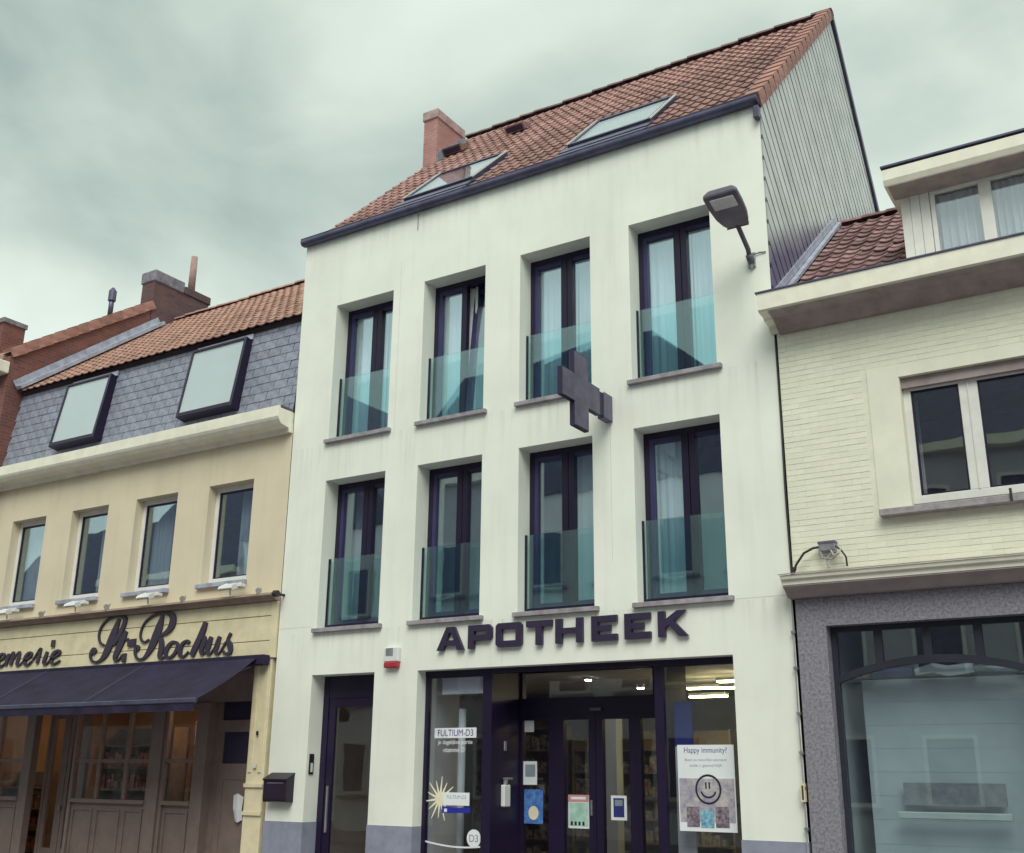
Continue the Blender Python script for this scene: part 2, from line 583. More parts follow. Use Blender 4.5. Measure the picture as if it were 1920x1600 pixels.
def wall_holes(mb, x0, x1, z0, z1, holes, y=0.0, depth=0.28):
    """front sheet of a wall with rectangular openings and their reveals"""
    xs = sorted({x0, x1, *[h[0] for h in holes], *[h[1] for h in holes]})
    zs = sorted({z0, z1, *[h[2] for h in holes], *[h[3] for h in holes]})
    for i in range(len(xs) - 1):
        for k in range(len(zs) - 1):
            cx, cz = (xs[i] + xs[i + 1]) / 2, (zs[k] + zs[k + 1]) / 2
            if any(h[0] < cx < h[1] and h[2] < cz < h[3] for h in holes):
                continue
            mb.quad((xs[i], y, zs[k]), (xs[i + 1], y, zs[k]), (xs[i + 1], y, zs[k + 1]), (xs[i], y, zs[k + 1]))
    d = y + depth
    for a, b, c, e_ in holes:
        mb.quad((a, y, c), (a, d, c), (a, d, e_), (a, y, e_))
        mb.quad((b, y, c), (b, y, e_), (b, d, e_), (b, d, c))
        mb.quad((a, y, e_), (a, d, e_), (b, d, e_), (b, y, e_))
        if c > z0:
            mb.quad((a, y, c), (b, y, c), (b, d, c), (a, d, c))
    return mb


def ring(x0, x1, z0, z1, t, y0, y1):
    """rectangular frame (t = left, right, bottom, top widths)"""
    l, r_, b_, t_ = t if isinstance(t, tuple) else (t,) * 4
    m = MB()
    m.box(x0, x0 + l, y0, y1, z0, z1)
    m.box(x1 - r_, x1, y0, y1, z0, z1)
    m.box(x0 + l, x1 - r_, y0 + 0.002, y1 - 0.002, z0, z0 + b_)
    m.box(x0 + l, x1 - r_, y0 + 0.002, y1 - 0.002, z1 - t_, z1)
    return m


def room(name, parent, x0, x1, y0, y1, z0, z1, mat='room_wall'):
    m = MB()
    m.quad((x0, y1, z0), (x1, y1, z0), (x1, y1, z1), (x0, y1, z1))
    m.quad((x0, y0, z0), (x0, y1, z0), (x0, y1, z1), (x0, y0, z1))
    m.quad((x1, y0, z0), (x1, y0, z1), (x1, y1, z1), (x1, y1, z0))
    m.quad((x0, y0, z0), (x1, y0, z0), (x1, y1, z0), (x0, y1, z0))
    m.quad((x0, y0, z1), (x0, y1, z1), (x1, y1, z1), (x1, y0, z1))
    return m.build(name, mat, parent)


def curtain_mesh(x0, x1, z0, z1, y, amp=0.02, waves=9, slant=0.0):
    n = int(waves * 6)
    m = MB()
    vs, fs = [], []
    for i in range(n + 1):
        u = i / n
        ph = 2 * math.pi * waves * u
        dy = amp * math.sin(ph) + amp * 0.5 * math.sin(ph * 0.37 + x0)
        for k, zz in enumerate((z1, z0)):
            vs.append((x0 + (x1 - x0) * u + slant * k * (u - 0.5), y + dy * (0.6 + 0.6 * k), zz))
    for i in range(n):
        fs.append((2 * i, 2 * i + 1, 2 * i + 3, 2 * i + 2))
    m.add(vs, fs)
    return m


def text_mesh(body, size, name, mat, parent, x, y, z, align='CENTER', sx=1.0, extrude=0.0):
    """flat lettering in the built-in font, facing the street (-Y)"""
    cu = bpy.data.curves.new(name, 'FONT')
    cu.body = body
    cu.size = size
    cu.align_x = align
    cu.extrude = extrude
    tmp = bpy.data.objects.new(name, cu)
    COL.objects.link(tmp)
    dg = bpy.context.evaluated_depsgraph_get()
    me = bpy.data.meshes.new_from_object(tmp.evaluated_get(dg))
    bpy.data.objects.remove(tmp, do_unlink=True)
    mat4 = Matrix.Translation((x, y, z)) @ Matrix.Rotation(R(90), 4, 'X') @ Matrix.Diagonal((sx, 1, 1, 1))
    me.transform(mat4)
    me.materials.clear()
    me.materials.append(MATS[mat])
    return link(name, me, parent)


def slope_matrix(x, y, z, ang):
    """local x along the eaves, local y up the slope, local z off the roof"""
    return Matrix.Translation((x, y, z)) @ Matrix.Rotation(ang, 4, 'X')


def tile_template(w, l, t=0.018, lift=0.025, roll=0.024):
    us = [0.0, 0.12, 0.28, 0.5, 0.68, 0.84, 1.0, 1.06]
    hs = [0.95, 0.45, 0.05, 0.0, 0.15, 0.7, 1.0, 0.9]
    m = MB()
    n = len(us)
    vs = [(w * u, 0.0, lift + roll * h) for u, h in zip(us, hs)]
    vs += [(w * u, l, roll * h * 0.9) for u, h in zip(us, hs)]
    vs += [(w * u, 0.0, lift + roll * h - t) for u, h in zip(us, hs)]
    fs = []
    for i in range(n - 1):
        fs.append((i, i + 1, n + i + 1, n + i))
        fs.append((2 * n + i, 2 * n + i + 1, i + 1, i))
    fs.append((n - 1, 2 * n + n - 1, 2 * n - 1))
    m.add(vs, fs)
    return m


def lay_tiles(parent, mat, x0, x1, origin_y, origin_z, ang, length, w, expo, skip=(), limit=300, name='tile', jit=0.006):
    """pantiles laid row by row: the ones nearest the camera as parts, the rest joined"""
    tm = tile_template(w, expo * 1.22)
    me = tm.mesh(name, mat)
    camp = Vector((11.43, -11.76, 1.6))
    ncol = int((x1 - x0) / w + 0.5)
    nrow = int(length / expo + 0.5)
    w_eff = (x1 - x0) / ncol
    spots = []
    base = slope_matrix(0, origin_y, origin_z, ang)
    for r_ in range(nrow):
        for c in range(ncol):
            x = x0 + c * w_eff
            s = r_ * expo
            if any(a - w < x < b and p - expo < s < q for a, b, p, q in skip):
                continue
            mt = base @ Matrix.Translation((x + random.uniform(-jit, jit) * 0.6, s + random.uniform(-jit, jit), random.uniform(0, jit))) \
                @ Matrix.Rotation(random.uniform(-0.012, 0.012), 4, 'Z') @ Matrix.Diagonal((w_eff / w, 1, 1, 1))
            spots.append(((mt.translation - camp).length, mt))
    spots.sort(key=lambda q: q[0])
    for d, mt in spots[:limit]:
        o = link(name, me, parent)
        o.matrix_local = mt
    if len(spots) > limit:
        rest = MB()
        for d, mt in spots[limit:]:
            rest.add([mt @ Vector(p) for p in tm.v], tm.f)
        o = rest.build('far_tiles', mat, parent)
        o['kind'] = 'stuff'


def ridge_caps(parent, mat, x0, x1, y, z, step=0.31, r=0.11):
    m = MB()
    n = 8
    for k, (xx, rr) in enumerate(((0.0, r * 1.12), (step * 1.06, r * 0.94))):
        for i in range(n + 1):
            t = math.pi * i / n
            m.v.append((xx, math.cos(t) * rr, math.sin(t) * rr * 0.75 - 0.03))
    for i in range(n):
        m.f.append((i, i + 1, n + 2 + i, n + 1 + i))
    m.f.append(tuple(range(n + 1)))
    me = m.mesh('ridge_tile', mat, smooth=False)
    k = int((x1 - x0) / step)
    for i in range(k):
        o = link('ridge_tile', me, parent)
        o.location = (x0 + (x1 - x0) / k * i, y + random.uniform(-.01, .01), z + random.uniform(-.008, .008))


def clip_poly(poly, nx, ny, d):
    """keep the side nx*u+ny*v >= d"""
    out = []
    for i in range(len(poly)):
        a, b = poly[i], poly[(i + 1) % len(poly)]
        da, db = nx * a[0] + ny * a[1] - d, nx * b[0] + ny * b[1] - d
        if da >= 0:
            out.append(a)
        if (da >= 0) != (db >= 0):
            t = da / (da - db)
            out.append((a[0] + (b[0] - a[0]) * t, a[1] + (b[1] - a[1]) * t))
    return out

# ------------------------------------------------------------------ the setting
struct(B(-220, 220, -220, 220, -0.5, -0.13).build('road', 'road_bounce'))
struct(B(-60, 60, -2.3, 0.0, -0.4, -0.004).build('pavement', 'paving'))
struct(B(-60, 60, -2.45, -2.3, -0.4, 0.0).build('kerb', 'kerb_stone', bevel=0.01))
struct(B(-60, 60, -15.0, -11.0, -0.4, -0.004).build('pavement', 'paving'))
struct(B(-60, 60, -11.0, -10.85, -0.4, 0.0).build('kerb', 'kerb_stone', bevel=0.01))

# ================================================================== PHARMACY HOUSE
P = thing('pharmacy_house', 'tall white rendered house with brown tiled roof and grey clad gable, APOTHEEK over the door', 'house')
WX = [(0.727, 1.845), (2.419, 3.504), (4.085, 5.187), (5.764, 6.901)]
UP, LO = (6.36, 8.559), (3.56, 5.739)
XR = 7.632
holes = [(a, b, *UP) for a, b in WX] + [(a, b, *LO) for a, b in WX] + [(0.70, 1.82, 0.0, 2.925), (2.545, 6.915, 0.0, 2.916)]
wall_holes(MB(), 0.0, XR, 0.0, 9.76, holes, 0.0, 0.30).build('facade', 'render_white', P)
for a, b in ((-0.008, 0.706), (1.814, 2.551), (6.909, XR + 0.004)):
    B(a, b, -0.012, 0.27, 0.0, 0.985).build('plinth', 'plinth_grey', P)

for a_, b_, c_, d_ in ((6.99, XR - 0.003, 3.525, 3.532), (0.003, 0.62, 3.60, 3.607), (5.44, 5.446, 4.1, 6.3), (3.86, 3.866, 2.93, 3.5), (1.97, 1.976, 6.2, 9.0)):
    B(a_, b_, -0.0012, 0.001, c_, d_).build('render_joint', 'joint_line', P)
RIDGE_Y, RIDGE_Z, EAVE_Y, EAVE_Z = 4.05, 13.92, -0.07, 9.83
ANG = math.atan2(RIDGE_Z - EAVE_Z, RIDGE_Y - EAVE_Y)
SLOPE_L = math.hypot(RIDGE_Z - EAVE_Z, RIDGE_Y - EAVE_Y)
BACK_Y, BACK_Z = 7.9, 8.6
gable = [(0.02, 0.0), (0.02, 9.70), (RIDGE_Y, RIDGE_Z - 0.16), (BACK_Y, BACK_Z - 0.2), (BACK_Y, 0.0)]
MB().prism(gable, 'x', 0.0, 0.05).build('party_wall', 'render_white', P)
MB().prism(gable, 'x', XR - 0.10, XR - 0.035).build('gable_wall', 'clad_joint', P)
B(0.05, XR - 0.1, BACK_Y - 0.1, BACK_Y, 0.0, BACK_Z - 0.2).build('rear_wall', 'render_white', P)
# slanting metal boards of the gable
dy, dz = 0.69, -0.724
px, pz = 0.724, 0.69            # normal of the boards in the y-z plane
face = [(0.035, 6.6), (0.035, 9.72), (RIDGE_Y, RIDGE_Z - 0.17), (6.75, 10.06), (6.75, 6.6)]
lo_d = min(px * u + pz * w for u, w in face)
hi_d = max(px * u + pz * w for u, w in face)
d = lo_d
while d < hi_d:
    q = clip_poly(clip_poly(face, px, pz, d + 0.042), -px, -pz, -(d + 0.205))
    if len(q) >= 3:
        prx = random.uniform(-0.002, 0.002)
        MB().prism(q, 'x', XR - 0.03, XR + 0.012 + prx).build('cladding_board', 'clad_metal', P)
    d += 0.205
# dark rear verge trim
va = Vector((0, RIDGE_Y, RIDGE_Z - 0.02))
vb = Vector((0, 6.95, 9.86))
MB().prism([(va.y - 0.0, va.z), (va.y + 0.09, va.z + 0.03), (vb.y + 0.1, vb.z + 0.06), (vb.y, vb.z)], 'x', XR - 0.08, XR + 0.05).build('verge_trim', 'zinc_dark', P)

RX0, RX1 = 0.30, XR + 0.02
off = 0.085
nrm = Vector((0, -math.sin(ANG), math.cos(ANG)))
roof = MB().prism([(EAVE_Y + 0.06, EAVE_Z - 0.04), (RIDGE_Y, RIDGE_Z - 0.10), (BACK_Y + 0.2, BACK_Z - 0.4), (BACK_Y + 0.2, BACK_Z - 0.5),
                   (RIDGE_Y, RIDGE_Z - 0.22), (EAVE_Y + 0.1, EAVE_Z - 0.12)], 'x', 0.06, XR - 0.03).build('roof', 'roof_under', P)
SKY1, SKY2 = (1.68, 3.0), (4.66, 5.98)
sk_a, sk_b = 0.62, 1.98        # along the slope
lay_tiles(roof, 'tile_brown', RX0, RX1 - 0.16, EAVE_Y, EAVE_Z - 0.055, ANG, SLOPE_L, 0.165, 0.285,
          skip=[(SKY1[0] + 0.08, SKY1[1] - 0.02, 0.25, sk_b - 0.02), (SKY2[0] + 0.08, SKY2[1] - 0.02, 0.25, sk_b - 0.02)])
ridge_caps(roof, 'tile_ridge', RX0, XR + 0.05, RIDGE_Y, RIDGE_Z - 0.02)
# verge tiles on the right edge: a flat top and a hanging lip over the gable
vt = MB()
vt.box(-0.16, 0.04, 0.0, 0.35, 0.0, 0.06)
vt.box(0.014, 0.042, 0.0, 0.35, -0.13, -0.001)
vme = vt.mesh('verge_tile', 'tile_verge')
for i in range(19):
    o = link('verge_tile', vme, roof)
    o.matrix_local = slope_matrix(XR, EAVE_Y, EAVE_Z, ANG) @ Matrix.Translation((0, i * SLOPE_L / 19.0, 0.0)) @ Matrix.Rotation(-0.05, 4, 'X')
# gutter
gpts = [(-0.012, 9.745), (-0.012, 9.865), (-0.03, 9.865), (-0.135, 9.85)]
gpts += [(-0.075 + 0.062 * math.cos(t), 9.80 + 0.062 * math.sin(t)) for t in [R(a) for a in range(150, 300, 20)]]
MB().prism(gpts, 'x', -0.025, XR + 0.02).build('gutter', 'zinc_dark', P)
B(XR - 0.05, XR + 0.02, -0.10, -0.005, 9.52, 9.70).build('gutter_bracket', 'zinc_dark', P, bevel=0.01)
B(2.25, 2.265, -0.008, -0.001, 9.45, 9.72).build('gutter_joint', 'sill_stone', P)
# skylights
for xa, xb in (SKY1, SKY2):
    fr = MB()
    fr.box(xa, xa + 0.06, sk_a, sk_b, -0.03, 0.062)
    fr.box(xb - 0.06, xb, sk_a, sk_b, -0.03, 0.062)
    fr.box(xa + 0.07, xb - 0.07, sk_a, sk_a + 0.08, -0.03, 0.06)
    fr.box(xa + 0.07, xb - 0.07, sk_b - 0.08, sk_b, -0.03, 0.066)
    mt = slope_matrix(0, EAVE_Y, EAVE_Z, ANG)
    sk = fr.xf(mt).build('skylight', 'zinc_dark', P)
    pane = B(xa + 0.07, xb - 0.07, sk_a + 0.08, sk_b - 0.08, 0.038, 0.05).xf(mt).build('skylight_pane', 'pane_plain', sk)
    B(xa + 0.05, xb - 0.05, sk_a + 0.05, sk_b - 0.05, -0.02, 0.012).xf(mt).build('skylight_blind', 'blind_grey', sk)
    ap = MB()
    for k in range(4):
        ap.box(xa - 0.04, xb + 0.04, 0.03 + k * 0.15, 0.05 + (k + 1) * 0.15, -0.03, 0.032 - 0.012 * (k % 2))
    ap.xf(mt).build('skylight_apron', 'zinc_dark', sk)
    for xe in (xa, xb):
        B(xe - 0.009, xe + 0.006, sk_a, sk_b, 0.05, 0.072).xf(mt).build('skylight_trim', 'white_frame', sk)
# roof vents
for xa in (0.62, 2.0):
    mt = slope_matrix(xa, EAVE_Y, EAVE_Z, ANG) @ Matrix.Translation((0, 4.1, 0))
    rv = MB().prism([(0.0, 0.02), (0.0, 0.16), (0.34, 0.05), (0.34, 0.02)], 'x', 0, 0.40).xf(mt).build('roof_vent', 'tile_brown', P)
    MB().box(0.03, 0.37, -0.012, -0.002, 0.04, 0.13).xf(mt).build('vent_mouth', 'cross_dark', rv)
# chimney
ch = B(0.28, 0.59, 2.60, 3.46, 11.6, 13.46).build('chimney', 'brick_chimney', P)
B(0.255, 0.615, 2.57, 3.49, 13.46, 13.66).build('chimney_cap', 'chimney_top', ch, bevel=0.015)
MB().prism([(2.62, 12.45), (2.62, 12.72), (3.50, 13.52), (3.50, 13.30)], 'x', 0.592, 0.612).build('flashing', 'lead', ch)

# upper windows: dark frames, two leaves, glass balustrade, stone sill
def french_window(a, b, c, e_, tilted=False):
    y0, y1 = 0.285, 0.36
    fr = ring(a, b, c, e_, (0.07, 0.05, 0.09, 0.085), y0, y1)
    mid = a + (b - a) * 0.535
    fr.box(mid - 0.10, mid - 0.01, y0 + 0.004, y1 + 0.01, c + 0.09, e_ - 0.085)
    if not tilted:
        fr.box(mid + 0.005, mid + 0.085, y0 - 0.006, y1 + 0.01, c + 0.09, e_ - 0.085)
    win = fr.build('window', 'dark_frame', P)
    l = MB()
    xa, xb = a + 0.07, mid - 0.10
    l.box(xa, xa + 0.055, y0 + 0.006, y1 + 0.012, c + 0.09, e_ - 0.085)
    l.box(xa + 0.055, xb, y0 + 0.006, y1 + 0.012, c + 0.09, c + 0.15)
    l.box(xa + 0.055, xb, y0 + 0.006, y1 + 0.012, e_ - 0.14, e_ - 0.085)
    l.build('sash', 'dark_frame_blue', win)
    B(xa + 0.055, xb, 0.325, 0.335, c + 0.15, e_ - 0.14).build('pane', 'pane_coated', win)
    xa, xb = mid + 0.085, b - 0.05
    if tilted:
        h = e_ - c - 0.17
        mt = Matrix.Translation((0, 0.325, c + 0.09)) @ Matrix.Rotation(R(-5.5), 4, 'X')
        s = MB()
        s.box(mid + 0.0, mid + 0.085, -0.035, 0.04, 0, h).box(xb - 0.06, xb, -0.035, 0.04, 0, h)
        s.box(mid + 0.085, xb - 0.06, -0.033, 0.038, 0, 0.07).box(mid + 0.085, xb - 0.06, -0.033, 0.038, h - 0.07, h)
        s.xf(mt).build('sash', 'dark_frame_blue', win)
        B(mid + 0.085, xb - 0.06, -0.004, 0.006, 0.07, h - 0.07).xf(mt).build('pane', 'pane_coated', win)
    else:
        l = MB()
        l.box(xa, xb, y0 + 0.006, y1 + 0.012, c + 0.09, c + 0.15)
        l.box(xa, xb, y0 + 0.006, y1 + 0.012, e_ - 0.13, e_ - 0.085)
        l.box(xb - 0.03, xb, y0 + 0.006, y1 + 0.012, c + 0.15, e_ - 0.13)
        l.build('sash', 'dark_frame_blue', win)
        B(xa, xb - 0.03, 0.325, 0.335, c + 0.15, e_ - 0.13).build('pane', 'pane_coated', win)
    B(a + 0.012, b - 0.012, 0.175, 0.192, c + 0.045, c + 1.035).build('balustrade', 'pane_balustrade', win)
    m = MB().box(a + 0.004, a + 0.02, 0.165, 0.205, c + 0.03, c + 1.035).box(b - 0.02, b - 0.004, 0.165, 0.205, c + 0.03, c + 1.035)
    if c < 5:
        m.box(a + 0.02, b - 0.02, 0.16, 0.205, c + 0.012, c + 0.075)
    m.build('balustrade_clamp', 'dark_frame', win)
    B(a - 0.045, b + 0.07, -0.065, 0.285, c - 0.05, c + 0.008).build('sill', 'sill_stone', win, bevel=0.004)


for i, (a, b) in enumerate(WX):
    french_window(a, b, *UP, tilted=(i == 1))
for a, b in WX:
    french_window(a, b, *LO)
room('interior', P, 0.06, XR - 0.12, 0.375, 1.9, 3.05, 5.95, 'room_blue')
room('interior', P, 0.06, XR - 0.12, 0.375, 1.9, 6.05, 9.3, 'room_blue')

# side door of the house
dr = ring(0.70, 1.82, 0.0, 2.925, (0.10, 0.06, 0.10, 0.16), 0.27, 0.34)
dr.box(0.80, 1.76, 0.275, 0.335, 2.62, 2.765)
door = dr.build('entrance_door', 'dark_frame', P)
lf = ring(0.80, 1.76, 0.10, 2.62, (0.12, 0.12, 0.16, 0.12), 0.285, 0.33)
lf.build('door_leaf', 'dark_frame', door)
B(0.92, 1.64, 0.303, 0.312, 0.26, 2.50).build('door_pane', 'pane_shop', door)
B(0.86, 0.885, 0.25, 0.285, 0.85, 1.45).build('handle', 'metal_grey', door, bevel=0.004)

# shop front
G_Y = 0.20
B(2.545, 6.915, G_Y - 0.02, G_Y + 0.10, 2.855, 2.93).build('shop_header', 'dark_frame', P)
sw = ring(2.551, 3.60, 0.0, 2.855, (0.05, 0.14, 0.35, 0.03), G_Y - 0.015, G_Y + 0.06).build('shop_window', 'dark_frame', P)
B(2.601, 3.46, G_Y + 0.012, G_Y + 0.022, 0.35, 2.825).build('shop_pane', 'pane_shop', sw)
sw2 = ring(5.86, 6.909, 0.0, 2.855, (0.11, 0.035, 0.35, 0.02), G_Y - 0.015, G_Y + 0.06).build('shop_window', 'dark_frame', P)
B(5.97, 6.874, G_Y + 0.012, G_Y + 0.022, 0.35, 2.835).build('shop_pane', 'pane_shop', sw2)
# recessed entrance with a sliding glass door
B(3.54, 3.60, G_Y + 0.06, 0.97, 0.0, 2.93).build('recess_side', 'dark_frame', P)
B(5.86, 5.92, G_Y + 0.06, 0.97, 0.0, 2.93).build('recess_side', 'dark_frame', P)
B(3.54, 5.92, G_Y + 0.10, 0.97, 2.94, 3.0).build('recess_soffit', 'dark_frame', P)
dm = MB()
dm.box(3.60, 5.86, 0.86, 0.97, 2.36, 2.575)          # operator housing
dm.box(3.60, 5.86, 0.87, 0.96, 2.905, 2.94)
dm.box(3.60, 3.635, 0.87, 0.96, 0.0, 2.905)
dm.box(5.52, 5.86, 0.87, 0.96, 2.575, 2.905)
sd = dm.build('sliding_door', 'dark_frame', P)
B(3.635, 5.52, 0.905, 0.915, 2.575, 2.905).build('transom_pane', 'pane_shop', sd)
bays = [(3.60, 4.03), (4.25, 4.615), (4.81, 5.18), (5.335, 5.75)]
st = MB()
st.box(4.03, 4.25, 0.87, 0.96, 0.0, 2.36).box(4.615, 4.71, 0.87, 0.955, 0.0, 2.36).box(4.716, 4.81, 0.87, 0.955, 0.0, 2.36)
st.box(5.18, 5.335, 0.87, 0.96, 0.0, 2.36).box(5.75, 5.86, 0.87, 0.96, 0.0, 2.36)
for a, b in bays:
    st.box(a, b, 0.873, 0.953, 0.0, 0.22).box(a, b, 0.873, 0.953, 2.30, 2.36)
st.build('door_stile', 'dark_frame', sd)
for a, b in bays:
    B(a, b, 0.905, 0.915, 0.22, 2.30).build('door_pane', 'pane_shop', sd)
B(4.65, 4.67, 0.83, 0.87, 1.15, 1.33).build('handle', 'metal_grey', sd, bevel=0.004)
B(4.66, 4.82, 0.82, 0.86, 2.40, 2.44).build('door_sensor', 'cross_grey', sd, bevel=0.005)
room('shop_interior', P, 0.06, XR - 0.12, 1.0, 6.6, 0.02, 2.97, 'room_shop')
B(0.07, XR - 0.13, 0.99, 6.59, 2.945, 2.965).build('shop_ceiling', 'room_ceiling', P)
m = MB()
m.quad((2.56, G_Y + 0.07, 0.35), (3.54, G_Y + 0.07, 0.35), (3.54, 1.0, 0.35), (2.56, 1.0, 0.35))
m.quad((5.92, G_Y + 0.07, 0.35), (6.9, G_Y + 0.07, 0.35), (6.9, 1.0, 0.35), (5.92, 1.0, 0.35))
m.build('display_floor', 'floor_wood', P)
m = MB()
m.quad((2.53, 0.3, 0.0), (2.53, 1.0, 0.0), (2.53, 1.0, 2.95), (2.53, 0.3, 2.95))
m.quad((6.93, 0.3, 0.0), (6.93, 0.3, 2.95), (6.93, 1.0, 2.95), (6.93, 1.0, 0.0))
m.build('display_side', 'room_wall', P)

# ------------------------------------------------------------------ APOTHEEK sign
def block_letter(ch_, x0, x1, z0, z1):
    w, h = x1 - x0, z1 - z0
    s = 0.088
    sv = 0.075
    polys = []
    R4 = lambda a, b, c, d_: polys.append([(a, c), (b, c), (b, d_), (a, d_)])
    if ch_ == 'A':
        t = 0.062
        cx = x0 + w / 2
        polys.append([(x0, z0), (x0 + 0.10, z0), (cx - t * 0.35, z0 + h * 0.74), (cx + t * 0.35, z0 + h * 0.74), (x1 - 0.10, z0), (x1, z0), (cx + t, z1), (cx - t, z1)])
        R4(x0 + w * 0.26, x1 - w * 0.26, z0 + h * 0.20, z0 + h * 0.42)
    elif ch_ == 'P':
        R4(x0, x0 + s, z0, z1)
        c = 0.04
        polys.append([(x0 + s, z1 - sv), (x1 - s, z1 - sv), (x1 - s, z0 + h * 0.33 + sv), (x0 + s, z0 + h * 0.33 + sv), (x0 + s, z0 + h * 0.33),
                      (x1 - c, z0 + h * 0.33), (x1, z0 + h * 0.33 + c), (x1, z1 - c), (x1 - c, z1), (x0 + s, z1)])
    elif ch_ == 'O':
        c = 0.035
        polys.append([(x0 + c, z0), (x0 + w / 2, z0), (x0 + w / 2, z0 + sv), (x0 + s, z0 + sv), (x0 + s, z1 - sv), (x0 + w / 2, z1 - sv), (x0 + w / 2, z1), (x0 + c, z1), (x0, z1 - c), (x0, z0 + c)])
        polys.append([(x1 - c, z0), (x1, z0 + c), (x1, z1 - c), (x1 - c, z1), (x0 + w / 2, z1), (x0 + w / 2, z1 - sv), (x1 - s, z1 - sv), (x1 - s, z0 + sv), (x0 + w / 2, z0 + sv), (x0 + w / 2, z0)])
    elif ch_ == 'T':
        R4(x0, x1, z1 - sv, z1)
        R4(x0 + w / 2 - s * 0.52, x0 + w / 2 + s * 0.52, z0, z1 - sv)
    elif ch_ == 'H':
        R4(x0, x0 + s, z0, z1)
        R4(x1 - s, x1, z0, z1)
        R4(x0 + s, x1 - s, z0 + h * 0.5 - sv * 0.45, z0 + h * 0.5 + sv * 0.45)
    elif ch_ == 'E':
        R4(x0, x0 + s, z0, z1)
        R4(x0 + s, x1, z0, z0 + sv)
        R4(x0 + s, x1, z1 - sv, z1)
        R4(x0 + s, x1 - 0.085, z0 + h * 0.5 - sv * 0.45, z0 + h * 0.5 + sv * 0.45)
    elif ch_ == 'K':
        R4(x0, x0 + s, z0, z1)
        polys.append([(x0 + s, z0 + h * 0.36), (x0 + s + 0.05, z0 + h * 0.46), (x1 - 0.115, z0), (x1, z0), (x0 + s + 0.11, z0 + h * 0.60), (x1 - 0.02, z1), (x1 - 0.13, z1), (x0 + s, z0 + h * 0.66)])
    return polys


sign = thing('pharmacy_sign', 'dark block letters APOTHEEK standing on the white wall above the shop window', 'sign')
LX = [('A', 2.885, 3.305), ('P', 3.377, 3.735), ('O', 3.80, 4.185), ('T', 4.25, 4.615), ('H', 4.67, 5.045), ('E', 5.168, 5.51), ('E', 5.61, 5.945), ('K', 6.042, 6.415)]
for ch_, a, b in LX:
    m = MB()
    for ip, p in enumerate(block_letter(ch_, a, b, 3.148, 3.445)):
        m.prism(p, 'y', -0.062 + 0.0015 * ip, -0.012 - 0.0015 * ip)
    sx_ = (a + b) / 2 if ch_ == 'T' else a + 0.04
    m.box(sx_ - 0.01, sx_ + 0.01, -0.012, 0.01, 3.155, 3.17)
    o = m.build('letter', 'letter_dark', sign)
    o['label'] = 'letter ' + ch_ if LX.index((ch_, a, b)) != 6 else 'second letter E'

# ------------------------------------------------------------------ pharmacy cross
cr_t = thing('pharmacy_cross', 'unlit grey pharmacy cross sticking out from the white wall between the window rows', 'sign')
cy, cz, hw, ar = -0.81, 6.04, 0.475, 0.175
cp = [(cy - ar, cz - hw), (cy + ar, cz - hw), (cy + ar, cz - ar), (cy + hw, cz - ar), (cy + hw, cz + ar), (cy + ar, cz + ar), (cy + ar, cz + hw),
      (cy - ar, cz + hw), (cy - ar, cz + ar), (cy - hw, cz + ar), (cy - hw, cz - ar), (cy - ar, cz - ar)]
MB().prism(cp, 'x', 5.415, 5.475).build('cross_case', 'cross_dark', cr_t)
ins = 0.012
def inset(p):
    return (cy + (p[0] - cy) * (1 - ins / hw), cz + (p[1] - cz) * (1 - ins / hw))
MB().prism([inset(p) for p in cp], 'x', 5.475, 5.482).build('cross_face', 'cross_grey', cr_t)
MB().prism([inset(p) for p in cp], 'x', 5.408, 5.415).build('cross_face', 'cross_grey', cr_t)
B(5.425, 5.465, cy + hw, -0.13, cz - 0.15, cz + 0.15).build('bracket_neck', 'cross_dark', cr_t)
B(5.375, 5.485, -0.215, -0.002, cz - 0.17, cz + 0.17).build('wall_box', 'cross_grey', cr_t, bevel=0.008)

# ------------------------------------------------------------------ street lamp on the wall
lp = thing('street_lamp', 'grey street lamp on a slanted arm at the top right of the white wall', 'street lamp')
B(7.37, 7.47, -0.03, -0.001, 7.52, 7.72).build('wall_plate', 'metal_grey', lp, bevel=0.008)
MB().tube([(7.42, -0.03, 7.60), (7.42, -0.07, 7.62), (7.42, -0.10, 7.66)], 0.045, 10).build('clamp', 'lamp_grey', lp, smooth=True)
MB().tube([(7.42, -0.07, 7.58), (7.42, -0.12, 7.72), (7.42, -0.55, 7.96)], 0.030, 10).build('arm', 'lamp_grey', lp, smooth=True)
MB().tube([(7.42, -0.03, 7.57), (7.42, -0.02, 7.50)], 0.018, 8).build('cable_gland', 'metal_grey', lp)
MB().tube([(7.43, -0.03, 7.68), (7.52, -0.015, 7.70), (7.60, -0.012, 7.69)], 0.007, 6).build('feed_cable', 'cable_black', lp)
hm = MB()
st_ = [(0.0, 0.135, 0.05, 0.05), (0.08, 0.17, 0.085, 0.07), (0.22, 0.205, 0.11, 0.08), (0.42, 0.222, 0.11, 0.08), (0.62, 0.225, 0.07, 0.07), (0.65, 0.212, 0.03, 0.05)]
ringn = 0
for s, hwid, up_, dn in st_:
    pts = [(-hwid, s, -dn), (hwid, s, -dn), (hwid * 1.0, s, -dn * 0.1), (hwid * 0.7, s, up_), (-hwid * 0.7, s, up_), (-hwid * 1.0, s, -dn * 0.1)]
    hm.v += pts
    if ringn:
        b0 = (ringn - 1) * 6
        for k in range(6):
            hm.f.append((b0 + k, b0 + (k + 1) % 6, b0 + 6 + (k + 1) % 6, b0 + 6 + k))
    ringn += 1
hm.f.append(tuple(range(6)))
hm.f.append(tuple((ringn - 1) * 6 + k for k in range(6)))
